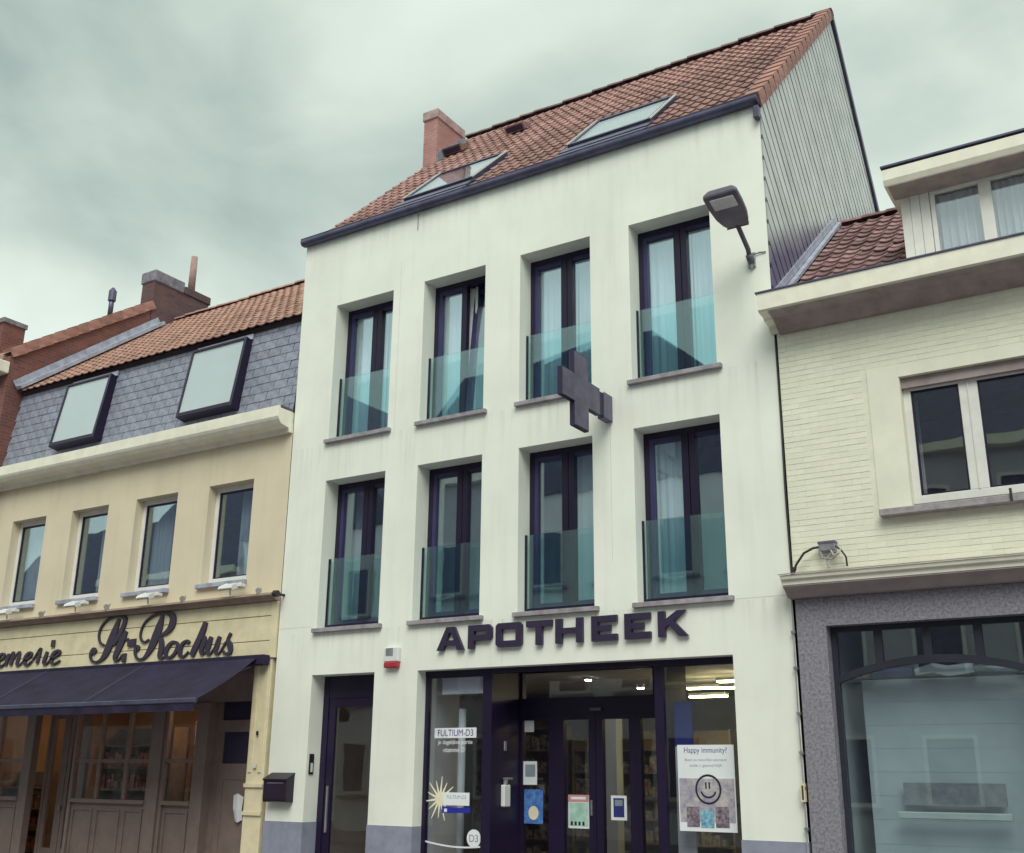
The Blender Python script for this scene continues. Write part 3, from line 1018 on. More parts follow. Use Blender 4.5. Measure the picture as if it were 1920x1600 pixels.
lm = Matrix.Translation((7.42, -0.42, 7.93)) @ Matrix.Scale(0.93, 4) @ Matrix.Rotation(math.pi, 4, 'Z') @ Matrix.Rotation(R(16), 4, 'X')
hm.xf(lm).build('lamp_head', 'lamp_grey', lp, bevel=0.012)
MB().box(-0.165, 0.15, 0.40, 0.60, -0.098, -0.072).xf(lm).build('lamp_glass', 'lamp_glass', lp, bevel=0.012)

# ------------------------------------------------------------------ small things on the white wall
t = thing('alarm_box', 'white alarm box with a red lower flasher beside the sign', 'alarm')
B(2.02, 2.265, -0.075, -0.001, 3.04, 3.235).build('casing', 'white_plastic', t, bevel=0.012)
B(2.03, 2.255, -0.085, -0.001, 2.965, 3.037).build('flasher', 'red_plastic', t, bevel=0.012)
B(2.06, 2.18, -0.079, -0.0755, 3.12, 3.22).build('grille', 'metal_grey', t)
t = thing('mailbox', 'black wall mailbox on the white pier beside the side door', 'mailbox')
m = MB().prism([(-0.001, 1.24), (-0.13, 1.24), (-0.15, 1.27), (-0.15, 1.53), (-0.001, 1.60)], 'x', 0.08, 0.50)
m.build('box', 'black_box', t, bevel=0.006)
MB().prism([(-0.001, 1.604), (-0.165, 1.528), (-0.168, 1.515), (-0.175, 1.535), (-0.001, 1.62)], 'x', 0.07, 0.51).build('lid', 'black_box', t)
B(0.14, 0.44, -0.156, -0.1505, 1.475, 1.492).build('slot', 'cross_grey', t)
t = thing('intercom', 'black doorbell panel with a white button strip in the door reveal', 'doorbell')
B(0.7005, 0.716, 0.045, 0.135, 1.60, 1.87).build('panel', 'black_box', t, bevel=0.004)
B(0.716, 0.721, 0.07, 0.11, 1.63, 1.75).build('button', 'white_plastic', t)
t = thing('hand_sanitiser', 'pale hand gel dispenser on the dark side of the shop entrance', 'dispenser')
B(3.60, 3.66, 0.41, 0.56, 1.235, 1.50).build('bottle', 'white_plastic', t, bevel=0.012)
MB().tube([(3.63, 0.48, 1.50), (3.63, 0.48, 1.56)], 0.03, 8).build('pump', 'metal_grey', t)
B(3.61, 3.65, 0.44, 0.62, 1.56, 1.585).build('lever', 'metal_grey', t, bevel=0.004)
t = thing('entry_button', 'small pale oval button on the dark side of the shop entrance', 'button')
B(3.60, 3.615, 0.47, 0.53, 1.91, 2.03).build('button', 'metal_grey', t, bevel=0.01)

# ------------------------------------------------------------------ stickers and posters
SY = G_Y - 0.004 + 0.012


def sheet(name, mat, parent, x0, x1, z0, z1, y, th=0.002):
    return B(x0, x1, y - th, y, z0, z1).build(name, mat, parent)


t = thing('window_lettering', 'white vitamin lettering on the narrow left shop window', 'sticker')
y_ = G_Y + 0.011
sheet('panel', 'print_white', t, 2.70, 3.355, 2.065, 2.19, y_)
text_mesh('FULTIUM-D3', 0.118, 'headline', 'print_navy', t, 3.03, y_ - 0.004, 2.088, sx=0.86)
text_mesh('je dagelijkse portie', 0.075, 'line', 'print_white', t, 3.03, y_ - 0.002, 1.99, sx=0.95)
text_mesh('vitamine D', 0.085, 'line', 'print_white', t, 3.01, y_ - 0.002, 1.89, sx=0.9)
t = thing('sunburst_sticker', 'sunburst and white and blue medicine pack sticker on the left shop window', 'sticker')
for k in range(14):
    a = 2 * math.pi * k / 14 + 0.12
    rr = 0.24 if k % 2 else 0.20
    if -0.65 < math.atan2(math.sin(a), math.cos(a)) < 0.35:
        continue
    c0 = Vector((2.815 + 0.055 * math.cos(a), 1.32 + 0.055 * math.sin(a)))
    c1 = Vector((2.815 + rr * math.cos(a), 1.32 + rr * 1.15 * math.sin(a)))
    nn = Vector((-math.sin(a), math.cos(a)))
    MB().prism([tuple(c0 - nn * 0.016), tuple(c0 + nn * 0.016), tuple(c1 + nn * 0.004), tuple(c1 - nn * 0.004)], 'y', y_ - 0.002, y_).build('ray', 'print_yellow', t)
MB().prism([(2.815 + 0.06 * math.cos(q_ * math.pi / 6), 1.32 + 0.08 * math.sin(q_ * math.pi / 6)) for q_ in range(12)], 'y', y_ - 0.0015, y_).build('core', 'print_yellow', t)
sheet('pack', 'paper_white', t, 2.868, 3.27, 1.245, 1.40, y_ - 0.002)
MB().prism([(2.85, 1.15), (3.285, 1.16), (3.285, 1.225), (3.07, 1.215), (2.85, 1.235)], 'y', y_ - 0.0025, y_ - 0.0005).build('band', 'print_blue', t)
text_mesh('FULTIUM-D3', 0.06, 'pack_text', 'print_grey', t, 3.07, y_ - 0.005, 1.325, sx=0.9)
sheet('pill', 'print_white', t, 2.885, 2.93, 1.165, 1.205, y_ - 0.003)
t = thing('round_sticker', 'round white sticker reading D3 low on the left shop window', 'sticker')
MB().prism([(3.345 + 0.105 * math.cos(k * math.pi / 14), 0.865 + 0.105 * math.sin(k * math.pi / 14)) for k in range(28)], 'y', y_ - 0.002, y_).build('disc', 'paper_white', t)
text_mesh('D3', 0.12, 'text', 'print_grey', t, 3.345, y_ - 0.004, 0.825)
t = thing('arc_sticker', 'pale curved line sticker along the foot of the left shop window', 'sticker')
m = MB()
for k in range(16):
    u0, u1 = k / 16, (k + 1) / 16
    f0 = lambda u, o_: (2.605 + 0.84 * u, 0.82 - 0.075 * math.sin(math.pi * min(1, u * 0.62 + 0.1)) + o_)
    m.prism([f0(u0, 0), f0(u1, 0), f0(u1, 0.02), f0(u0, 0.02)], 'y', y_ - 0.001, y_ - 0.0002)
m.build('arc', 'paper_white', t)

t = thing('smiley_poster', 'white poster with a round smiling face and three photos in the right shop window', 'poster')
sheet('sheet', 'paper_white', t, 6.112, 6.788, 1.043, 1.96, y_)
sheet('scene_print', 'print_sunset', t, 6.125, 6.775, 1.14, 1.60, y_ - 0.0022)
text_mesh('Happy immunity?', 0.085, 'title', 'print_navy', t, 6.45, y_ - 0.003, 1.875, sx=0.88)
text_mesh('Boost uw natuurlijke weerstand', 0.043, 'line', 'print_grey', t, 6.45, y_ - 0.003, 1.785, sx=0.9)
text_mesh('zodat u gezond blijft', 0.043, 'line', 'print_grey', t, 6.45, y_ - 0.003, 1.725, sx=1.1)


def stroke_ring(cx_, cz_, rx, rz, wd, a0, a1, y, name, mat, parent, n=26):
    m = MB()
    for k in range(n):
        t0, t1 = a0 + (a1 - a0) * k / n, a0 + (a1 - a0) * (k + 1) / n
        m.prism([(cx_ + (rx - wd) * math.cos(t0), cz_ + (rz - wd) * math.sin(t0)), (cx_ + (rx - wd) * math.cos(t1), cz_ + (rz - wd) * math.sin(t1)),
                 (cx_ + rx * math.cos(t1), cz_ + rz * math.sin(t1)), (cx_ + rx * math.cos(t0), cz_ + rz * math.sin(t0))], 'y', y - 0.001, y)
    return m.build(name, mat, parent)


stroke_ring(6.47, 1.485, 0.155, 0.16, 0.022, 0, 2 * math.pi, y_ - 0.004, 'face_outline', 'print_black', t)
stroke_ring(6.47, 1.475, 0.095, 0.085, 0.020, math.pi * 1.05, math.pi * 1.95, y_ - 0.004, 'mouth', 'print_black', t, 16)
sheet('eye', 'print_black', t, 6.435, 6.453, 1.49, 1.56, y_ - 0.003)
sheet('eye', 'print_black', t, 6.475, 6.493, 1.49, 1.56, y_ - 0.003)
sheet('photo', 'print_photo', t, 6.205, 6.355, 1.09, 1.30, y_ - 0.004)
sheet('photo', 'print_teal', t, 6.37, 6.525, 1.085, 1.27, y_ - 0.004)
sheet('photo', 'print_photo', t, 6.545, 6.70, 1.09, 1.305, y_ - 0.004)

DY = 0.903
def notice(name, label, x0, x1, z0, z1, mat, extra=None):
    t_ = thing(name, label, 'notice')
    sheet('sheet', mat, t_, x0, x1, z0, z1, DY)
    if extra:
        extra(t_)
    return t_


notice('door_notice', 'small plain pale card at the top of the left entrance pane', 3.65, 3.79, 2.155, 2.32, 'paper_white')
def _n2(t_):
    sheet('text_block', 'print_grey', t_, 3.665, 3.815, 1.60, 1.75, DY - 0.0025)
notice('opening_hours', 'white sheet with a grey printed block on the left entrance pane', 3.625, 3.84, 1.50, 1.79, 'paper_white', _n2)
def _n3(t_):
    MB().prism([(3.79 + 0.075 * math.cos(k * math.pi / 8), 1.16 + 0.085 * math.sin(k * math.pi / 8)) for k in range(16)], 'y', DY - 0.004, DY - 0.0022).build('motif', 'print_yellow', t_)
notice('blue_poster', 'blue poster with a yellow motif low on the left entrance pane', 3.65, 3.93, 1.03, 1.445, 'paper_blue', _n3)
def _n4(t_):
    sheet('banner', 'paper_pink', t_, 4.30, 4.59, 1.305, 1.39, DY - 0.0022)
    sheet('banner_text', 'print_white', t_, 4.34, 4.55, 1.335, 1.365, DY - 0.0045)
    sheet('body', 'paper_green', t_, 4.315, 4.58, 1.02, 1.295, DY - 0.0022)
    for k in range(4):
        sheet('icon', 'print_black', t_, 4.335 + k * 0.055, 4.365 + k * 0.055, 1.03, 1.075, DY - 0.0045)
notice('rules_poster', 'green and white notice with a red banner on the left door leaf', 4.30, 4.595, 0.995, 1.39, 'paper_white', _n4)
def _n5(t_):
    sheet('picture', 'print_navy', t_, 4.935, 5.08, 1.14, 1.36, DY - 0.0022)
    sheet('picture_text', 'print_grey', t_, 4.955, 5.06, 1.27, 1.34, DY - 0.0045)
notice('framed_notice', 'white bordered dark notice on the right door leaf', 4.90, 5.115, 1.105, 1.39, 'paper_white', _n5)
t = thing('door_sticker', 'small white and red sticker at the top of the side door glass', 'sticker')
sheet('sheet', 'paper_white', t, 1.245, 1.385, 2.565, 2.725, 0.30)
sheet('band', 'paper_pink', t, 1.25, 1.38, 2.57, 2.605, 0.297)
sheet('band', 'paper_pink', t, 1.26, 1.37, 2.65, 2.67, 0.297)

# ------------------------------------------------------------------ inside the pharmacy
for i, (a, b, yy, zz, mt_) in enumerate([(5.05, 5.55, 3.0, 2.80, 'lamp_yellow'), (5.08, 5.62, 3.0, 2.685, 'lamp_yellow'), (5.75, 6.2, 2.4, 2.83, 'lamp_yellow'), (5.78, 6.2, 2.4, 2.745, 'lamp_yellow')]):
    t = thing('strip_light', ['uppermost long yellow strip light behind the right shop window', 'lowest yellow strip light behind the right shop window',
                              'topmost short yellow strip light by the right window jamb', 'second short yellow strip light by the right window jamb'][i], 'lamp', 'strip lights on the shop ceiling')
    B(a, b, yy, yy + 0.10, zz, zz + 0.02).build('tube', mt_, t)
    B(a - 0.01, b + 0.01, yy - 0.01, yy + 0.11, zz + 0.022, zz + 0.06).build('housing', 'white_plastic', t)
for i, (a, yy, zz) in enumerate([(3.9, 2.2, 2.86), (4.62, 2.4, 2.74)]):
    t = thing('spot_light', ['small white ceiling spot behind the middle of the entrance fanlight', 'small white ceiling spot near the right end of the entrance fanlight'][i], 'lamp', 'ceiling spots in the shop')
    MB().tube([(a, yy, zz + 0.04), (a, yy, zz + 0.05)], 0.045, 14).build('lens', 'lamp_white', t)
    MB().tube([(a, yy, zz + 0.052), (a, yy, zz + 0.10)], 0.06, 10).build('housing', 'white_plastic', t)


def shelf_unit(label, x0, x1, y0, y1, z1, mat_goods, seed, top_w=None):
    rnd = random.Random(seed)
    t_ = thing('shelf_unit', label, 'shelf', 'shelves inside the shops')
    m_ = MB().box(x0, x0 + 0.03, y0, y1, 0.02, z1).box(x1 - 0.03, x1, y0, y1, 0.02, z1)
    m_.build('side_panel', 'shelf_wood', t_)
    B(x0 + 0.03, x1 - 0.03, y1 - 0.03, y1, 0.02, z1).build('back_panel', 'shelf_wood', t_)
    z = 0.3
    g = MB()
    while z < z1:
        B(x0 + 0.03, x1 - 0.03, y0, y1 - 0.03, z, z + 0.025).build('shelf_board', 'shelf_wood', t_)
        x = x0 + 0.05
        while x < x1 - 0.16 and z + 0.3 < z1:
            w = rnd.uniform(0.05, 0.13)
            h = rnd.uniform(0.08, 0.24)
            g.box(x, x + w, y0 + 0.03, y0 + 0.2, z + 0.026, z + 0.026 + h)
            x += w + rnd.uniform(0.005, 0.06)
        z += 0.34
    gg = g.build('goods', mat_goods, t_)
    gg['kind'] = 'stuff'
    return t_


shelf_unit('tall shelf of boxes behind the left entrance pane', 0.6, 2.3, 4.2, 4.6, 2.4, 'goods', 3)
shelf_unit('tall shelf of boxes behind the left door leaf', 2.4, 3.6, 4.4, 4.8, 2.2, 'goods', 4)
shelf_unit('tall shelf of boxes behind the right door leaf', 3.7, 5.2, 4.2, 4.6, 2.3, 'goods', 5)
t = thing('shop_pillar', 'light wooden pillar standing inside behind the left door leaf', 'pillar')
B(3.62, 3.92, 3.0, 3.2, 0.02, 2.5).build('shaft', 'room_wall', t)
t = thing('display_pole', 'pale vertical display pole inside the left shop window', 'pole')
MB().tube([(2.90, 0.55, 0.36), (2.90, 0.55, 2.45)], 0.05, 10).build('shaft', 'white_plastic', t, smooth=True)
MB().tube([(2.90, 0.55, 0.351), (2.90, 0.55, 0.375)], 0.16, 16).build('foot', 'white_plastic', t)
t = thing('roller_blind', 'pale roller blind pulled part way down behind the left shop window', 'blind')
B(2.74, 3.52, 0.30, 0.312, 2.62, 2.84).build('cloth', 'curtain_grey', t)
MB().tube([(2.74, 0.306, 2.83), (3.52, 0.306, 2.83)], 0.025, 8).build('roll', 'curtain_grey', t)
t = thing('advert_stand', 'dark blue advertising stand inside the right shop window', 'stand')
B(5.98, 6.20, 0.45, 0.48, 1.95, 2.45).build('board', 'print_navy', t)
B(5.98, 6.20, 0.45, 0.48, 0.36, 1.95).build('stand', 'room_wall', t)

# curtains behind the first and second floor windows
names = ['leftmost', 'second from left', 'third from left', 'rightmost']
def curtain(label, x0, x1, z0, z1, y=0.46, mat='curtain', waves=6, amp=0.02):
    t_ = curtain_mesh(x0, x1, z0, z1, y, amp, waves).build('curtain', mat)
    return tag(t_, label, 'curtain', 'curtains of the white house')


for i, (a, b) in enumerate(WX):
    w = b - a
    curtain('pale curtain behind the left pane of the %s top floor window' % names[i], a + 0.02, a + w * 0.60, 6.46, 8.50, 0.46)
    curtain('pale curtain behind the right pane of the %s top floor window' % names[i], a + w * 0.62, b - 0.02, 6.46, 8.50, 0.68 if i == 1 else 0.47)
a, b = WX[3]
curtain('full length white curtain behind the left pane of the rightmost first floor window', a + 0.10, a + 0.58, 3.66, 5.70, 0.41, waves=5)
a, b = WX[2]
curtain('white curtain behind the right pane of the third first floor window from the left', a + 0.66, b - 0.02, 3.66, 5.70, 0.41, waves=4)
a, b = WX[0]
curtain('grey curtain behind the left pane of the leftmost first floor window', a + 0.10, a + 0.42, 3.66, 5.70, 0.6, 'curtain_grey', 4)
a, b = WX[1]
curtain('white curtain edge behind the second first floor window from the left', a + 0.45, a + 0.60, 3.66, 5.70, 0.41, waves=3)

# ================================================================== CREAMERY HOUSE (left)
XL, XE = -7.42, -0.012
H = thing('creamery_house', 'low beige house with slate mansard and cream shop front, left of the white house', 'house')
LW = [(-6.87, -5.89), (-5.16, -4.19), (-3.48, -2.47), (-1.74, -0.76)]
wall_holes(MB(), XL, XE, 4.0, 6.75, [(a, b, 4.39, 5.975) for a, b in LW], 0.0, 0.2).build('facade', 'beige_render', H)
for a, b in LW:
    y0, y1 = 0.155, 0.22
    win = ring(a, b, 4.40, 5.975, (0.08, 0.07, 0.10, 0.085), y0, y1).build('window', 'white_frame', H, bevel=0.004)
    ring(a + 0.08, b - 0.07, 4.50, 5.89, (0.022, 0.015, 0.02, 0.03), y0 + 0.015, y1 - 0.01).build('gasket', 'dark_frame', win)
    B(a + 0.09, b - 0.08, 0.185, 0.193, 4.51, 5.87).build('pane', 'pane_coated', win)
    B(a - 0.05, b + 0.03, -0.07, 0.155, 4.325, 4.395).build('sill', 'zinc_light', win, bevel=0.006)
room('interior', H, XL + 0.05, XE - 0.05, 0.24, 4.5, 4.1, 6.6, 'room_dark')
for k, (a, b) in enumerate(LW):
    t_ = curtain_mesh(a + (0.36 if k % 2 else 0.03), b - (0.02 if k % 2 else 0.5), 4.45, 5.95, 0.40, 0.015, 5).build('curtain', 'curtain_grey')
    tag(t_, 'grey net curtain behind the %s window of the beige house' % names[k], 'curtain', 'curtains of the beige house')
# box gutter under the mansard
prof = [(0.0, 6.60), (-0.07, 6.60), (-0.09, 6.66), (-0.26, 6.69), (-0.31, 6.75), (-0.33, 6.79), (-0.33, 6.96), (-0.29, 6.965), (-0.29, 6.93), (0.02, 6.93)]
MB().prism(prof, 'x', XL, XE - 0.01).build('cornice_gutter', 'cream_paint', H)
B(XE - 0.22, XE - 0.01, -0.29, -0.02, 6.935, 6.975).build('gutter_end', 'zinc_dark', H)
# slate mansard
SA = Vector((0, -0.03, 6.93))
SB = Vector((0, 0.20, 8.64))
sl_ang = math.atan2(SB.z - SA.z, SB.y - SA.y)
sl_len = (SB - SA).length
man = MB().prism([(SA.y + 0.02, SA.z), (SB.y + 0.02, SB.z), (2.0, 8.6), (2.0, 6.93)], 'x', XL, XE).build('mansard', 'roof_under', H)
WA, WB = (-5.84, -4.60), (-2.50, -1.22)
wz0, wz1 = 0.24, 1.52
sm = B(0.0, 0.26, 0.0, 0.235, 0.0, 0.010).mesh('slate', 'slate')
exp_ = 0.158
for r_ in range(11):
    x = XL - (0.135 if r_ % 2 else 0.0)
    while x < XE:
        s = r_ * exp_
        if x + 0.266 > XE or any(a < x and x + 0.266 < b and s > wz0 and s + 0.255 < wz1 for a, b in (WA, WB)):
            if x + 0.266 > XE and XE - x > 0.08:
                o = link('slate', B(0.0, XE - x - 0.004, 0.0, 0.235, 0.0, 0.007).mesh('slate', 'slate'), man)
                o.matrix_local = slope_matrix(x, SA.y, SA.z, sl_ang) @ Matrix.Translation((0, s, 0.008)) @ Matrix.Rotation(-0.045, 4, 'X')
            x += 0.271
            continue
        o = link('slate', sm, man)
        o.matrix_local = slope_matrix(x, SA.y, SA.z, sl_ang) @ Matrix.Translation((random.uniform(-.002, .002), s + random.uniform(-.004, .004), 0.008 + random.uniform(0, .003))) \
            @ Matrix.Rotation(-0.055 + random.uniform(-.008, .008), 4, 'X') @ Matrix.Rotation(random.uniform(-.008, .008), 4, 'Z')
        x += 0.271
mt = slope_matrix(0, SA.y, SA.z, sl_ang)
for a, b in (WA, WB):
    fr = MB()
    fr.box(a, a + 0.03, wz0, wz1, -0.05, 0.21).box(b - 0.05, b, wz0, wz1, -0.05, 0.21)
    fr.box(a + 0.03, b - 0.05, wz0 + 0.002, wz0 + 0.08, -0.05, 0.208).box(a + 0.03, b - 0.05, wz1 - 0.05, wz1 - 0.002, -0.05, 0.208)
    lean = mt @ Matrix.Translation((0, wz0, 0)) @ Matrix.Rotation(R(-2.0), 4, 'X') @ Matrix.Translation((0, -wz0, 0))
    sk = fr.xf(lean).build('roof_window', 'dark_frame', H, bevel=0.006)
    B(a + 0.03, b - 0.05, wz0 + 0.08, wz1 - 0.05, 0.185, 0.195).xf(lean).build('pane', 'pane_plain', sk)
    B(a + 0.03, b - 0.05, wz0 + 0.08, wz1 - 0.05, 0.16, 0.175).xf(lean).build('blind', 'sky_backing', sk)  # pale sheet added behind the pane to give it the sky's brightness
    B(a - 0.02, b + 0.02, wz1 + 0.01, wz1 + 0.11, 0.02, 0.05).xf(mt).build('flashing', 'zinc_light', sk)
# pantile roof
E2Y, E2Z, R2Y, R2Z = 0.07, 8.66, 3.62, 11.46
a2 = math.atan2(R2Z - E2Z, R2Y - E2Y)
l2 = math.hypot(R2Z - E2Z, R2Y - E2Y)
rf = MB().prism([(E2Y + 0.05, E2Z - 0.03), (R2Y, R2Z - 0.09), (7.4, 8.4), (7.4, 8.3), (R2Y, R2Z - 0.2), (E2Y + 0.1, E2Z - 0.1)], 'x', XL, XE).build('roof', 'roof_under', H)
lay_tiles(rf, 'tile_orange', XL + 0.10, XE - 0.01, E2Y, E2Z - 0.05, a2, l2, 0.20, 0.27)
ridge_caps(rf, 'tile_orange', XL + 0.05, XE - 0.01, R2Y, R2Z, 0.33, 0.10)
mf = slope_matrix(0, E2Y, E2Z, a2)
MB().box(XL + 0.004, XL + 0.16, -0.05, l2 - 0.5, 0.03, 0.10).box(XL + 0.004, XL + 0.02, -0.05, l2 - 0.5, 0.10, 0.22).xf(mf).build('wall_flashing', 'zinc_light', H)
B(XL, XE, 7.3, 7.4, 0.0, 8.3).build('rear_wall', 'beige_render', H)
B(XL, XL + 0.03, 0.25, 7.3, 0.0, 8.3).build('party_wall', 'beige_render', H)

# sign fascia: ledge, three boards, end pilaster
MB().prism([(0.0, 4.02), (-0.10, 4.03), (-0.13, 4.08), (-0.20, 4.09), (-0.20, 4.12), (0.0, 4.15)], 'x', XL, XE - 0.005).build('ledge', 'ledge_tan', H)
for k, (z0, z1) in enumerate(((3.20, 3.445), (3.455, 3.805), (3.815, 4.018))):
    B(XL, XE - 0.12, -0.03, 0.02, z0, z1).build('fascia_board', 'cream_wood', H, bevel=0.004)
B(XE - 0.115, XE - 0.004, -0.05, 0.02, 3.20, 4.018).build('fascia_end', 'cream_wood', H, bevel=0.004)
pil = B(-0.40, -0.06, -0.03, 0.20, 0.0, 3.195).build('pilaster', 'cream_wood', H, bevel=0.006)
B(-0.36, -0.30, -0.045, -0.031, 1.62, 3.10).build('pilaster_moulding', 'cream_wood', pil)
B(-0.17, -0.11, -0.045, -0.031, 1.62, 3.10).build('pilaster_moulding', 'cream_wood', pil)
B(-0.41, -0.05, -0.055, -0.031, 1.42, 1.47).build('pilaster_moulding', 'cream_wood', pil)
B(-0.41, -0.05, -0.055, -0.031, 1.05, 1.10).build('pilaster_moulding', 'cream_wood', pil)
B(-0.25, -0.20, -0.06, -0.046, 1.68, 1.74).build('bell_plate', 'white_plastic', pil)
B(-0.235, -0.205, -0.06, -0.046, 2.12, 2.18).build('key_switch', 'black_box', pil)
# wooden shop front
SYF = 0.15
B(XL, -0.40, SYF, SYF + 0.08, 2.62, 3.20).build('shop_transom', 'shop_wood_shaded', H)
def shop_bay(x0, x1, cols, z_sill=1.20, zt=2.50, parent=None):
    m_ = ring(x0, x1, 0.0, 2.62, (0.07, 0.07, 0.02, 0.10), SYF - 0.02, SYF + 0.06)
    m_.box(x0 + 0.07, x1 - 0.07, SYF - 0.04, SYF + 0.06, z_sill - 0.06, z_sill)
    n = len(cols)
    for c in cols:
        m_.box(c - 0.035, c + 0.035, SYF - 0.01, SYF + 0.05, z_sill, 2.52)
    m_.box(x0 + 0.07, x1 - 0.07, SYF - 0.005, SYF + 0.045, 1.745, 1.80)
    bay = m_.build('shop_window', 'shop_wood_shaded', H, bevel=0.004)
    ed = [x0 + 0.07] + list(cols) + [x1 - 0.07]
    for i in range(len(ed) - 1):
        for za, zb in ((z_sill, 1.745), (1.80, 2.52)):
            B(ed[i] + 0.02, ed[i + 1] - 0.02, SYF + 0.02, SYF + 0.027, za, zb).build('pane', 'pane_creamery', bay)
        pa, pb = ed[i] + 0.05, ed[i + 1] - 0.05
        B(ed[i], ed[i + 1], SYF + 0.02, SYF + 0.05, 0.02, z_sill - 0.06).build('panel', 'shop_wood_shaded', bay)
        ring(pa, pb, 0.2, z_sill - 0.14, 0.03, SYF + 0.0, SYF + 0.022).build('panel_moulding', 'shop_wood_shaded', bay)
    return bay
shop_bay(-4.48, -2.59, (-3.83, -3.18))
B(-2.58, -2.36, SYF - 0.05, SYF + 0.08, 0.0, 2.62).build('shop_post', 'shop_wood_shaded', H, bevel=0.006)
shop_bay(-2.35, -1.60, ())
B(-1.60, -1.415, SYF - 0.03, SYF + 0.14, 0.0, 2.62).build('shop_post', 'shop_wood_shaded', H, bevel=0.006)
shop_bay(-7.30, -5.72, (-6.5,))
B(-5.71, -5.55, SYF - 0.03, SYF + 0.10, 0.0, 2.62).build('shop_post', 'shop_wood_shaded', H, bevel=0.006)
# double shop door, set back
dm = ring(-5.54, -4.50, 0.0, 2.62, 0.06, 0.40, 0.47)
dm.box(-5.06, -4.98, 0.40, 0.47, 0.06, 2.56)
dd = dm.build('shop_door', 'shop_wood_shaded', H)
for a, b in ((-5.48, -5.06), (-4.98, -4.56)):
    ring(a, b, 0.06, 2.56, (0.09, 0.09, 0.35, 0.10), 0.41, 0.46).build('door_leaf', 'shop_wood_shaded', dd)
    B(a + 0.09, b - 0.09, 0.43, 0.437, 0.41, 2.46).build('pane', 'pane_creamery', dd)
B(-5.01, -4.97, 0.36, 0.40, 1.0, 1.06).build('handle', 'metal_grey', dd)
# private door at the right, panelled, two dark lights
pm = MB().box(-1.41, -1.30, 0.28, 0.36, 0.0, 3.18).box(-0.60, -0.405, 0.28, 0.36, 0.0, 3.18)
pm.box(-1.30, -0.60, 0.28, 0.36, 2.93, 3.18).box(-1.30, -0.60, 0.28, 0.36, 2.19, 2.36)
pm.box(-1.30, -0.60, 0.29, 0.35, 0.0, 1.74).box(-1.30, -1.24, 0.29, 0.35, 1.74, 2.19).box(-0.66, -0.60, 0.29, 0.35, 1.74, 2.19)
pdoor = pm.build('private_door', 'shop_wood_shaded', H)
B(-1.30, -0.60, 0.315, 0.325, 2.36, 2.93).build('fanlight', 'cross_dark', pdoor)
B(-1.24, -0.66, 0.315, 0.325, 1.74, 2.19).build('door_light', 'cross_dark', pdoor)
ring(-1.2, -0.7, 0.25, 1.55, 0.03, 0.278, 0.29).build('panel_moulding', 'shop_wood_shaded', pdoor)
B(-1.42, -1.41, SYF + 0.1, 0.36, 0.0, 3.18).build('door_reveal', 'shop_wood_shaded', H)
t = thing('door_leaflet', 'crumpled white leaflet stuck in the letter flap of the cream door', 'paper')
MB().add([(-0.90, 0.255, 1.30), (-0.80, 0.235, 1.33), (-0.70, 0.26, 1.28), (-0.87, 0.235, 1.12), (-0.79, 0.22, 1.10), (-0.71, 0.25, 1.12), (-0.84, 0.26, 0.95), (-0.77, 0.24, 0.93), (-0.70, 0.265, 0.97)],
         [(0, 1, 4, 3), (1, 2, 5, 4), (3, 4, 7, 6), (4, 5, 8, 7)]).build('sheet', 'paper_white', t)
room('shop_interior', H, XL + 0.05, -1.45, 0.50, 3.6, 0.02, 3.1, 'room_shop')
shelf_unit('dark shelf of packets behind the three light window under the awning', -4.4, -2.7, 0.62, 0.95, 2.3, 'goods_warm', 11)
shelf_unit('shelf of packets behind the single window beside the cream door', -2.5, -1.6, 0.85, 1.2, 2.4, 'goods_warm', 12)
shelf_unit('low shelf of packets in the far left shop window', -7.1, -5.9, 0.7, 1.0, 1.6, 'goods_warm', 13)
for i, (a, yy, zz) in enumerate([(-2.05, 0.74, 2.50), (-5.2, 1.3, 2.75), (-6.3, 1.4, 2.8), (-3.4, 1.6, 2.85)]):
    t = thing('shop_lamp', ['warm lamp at the top of the single shop window by the cream door', 'warm lamp above the shop door under the awning',
                            'warm lamp in the far left shop window under the awning', 'warm lamp behind the three light shop window'][i], 'lamp', 'warm lamps in the creamery')
    B(a - 0.22, a + 0.22, yy - 0.04, yy + 0.04, zz, zz + 0.04).build('tube', 'lamp_warm', t)
    B(a - 0.24, a + 0.24, yy - 0.05, yy + 0.05, zz + 0.042, zz + 0.07).build('housing', 'brown_trim', t)

# ------------------------------------------------------------------ awning
aw = thing('awning', 'navy fabric awning let down over the cream shop front', 'awning')
AX0, AX1 = -7.35, -0.20
B(AX0, -0.075, -0.20, -0.055, 3.09, 3.235).build('cassette', 'awning_navy', aw, bevel=0.012)
nseg = 30
m = MB()
vs, fs = [], []
for i in range(nseg + 1):
    x = AX0 + (AX1 - AX0) * i / nseg
    for k in range(5):
        u = k / 4
        sag = -0.03 * math.sin(math.pi * u) * (1 + 0.25 * math.sin(i * 0.9))
        vs.append((x, -0.205 - 1.05 * u, 3.18 - 0.63 * u + sag))
for i in range(nseg):
    for k in range(4):
        a_ = i * 5 + k
        fs.append((a_, a_ + 5, a_ + 6, a_ + 1))
m.add(vs, fs).build('fabric', 'awning_navy', aw, smooth=True)
B(AX0, AX1 + 0.01, -1.30, -1.235, 2.50, 2.565).build('front_bar', 'zinc_dark', aw, bevel=0.01)
m = MB()
vs = []
for i in range(61):
    x = AX0 + (AX1 - AX0) * i / 60
    yv = -1.285 + 0.008 * math.sin(i * 1.3)
    vs += [(x, -1.285, 2.50), (x, yv, 2.395)]
m.add(vs, [(2 * i, 2 * i + 1, 2 * i + 3, 2 * i + 2) for i in range(60)]).build('valance', 'awning_navy', aw)
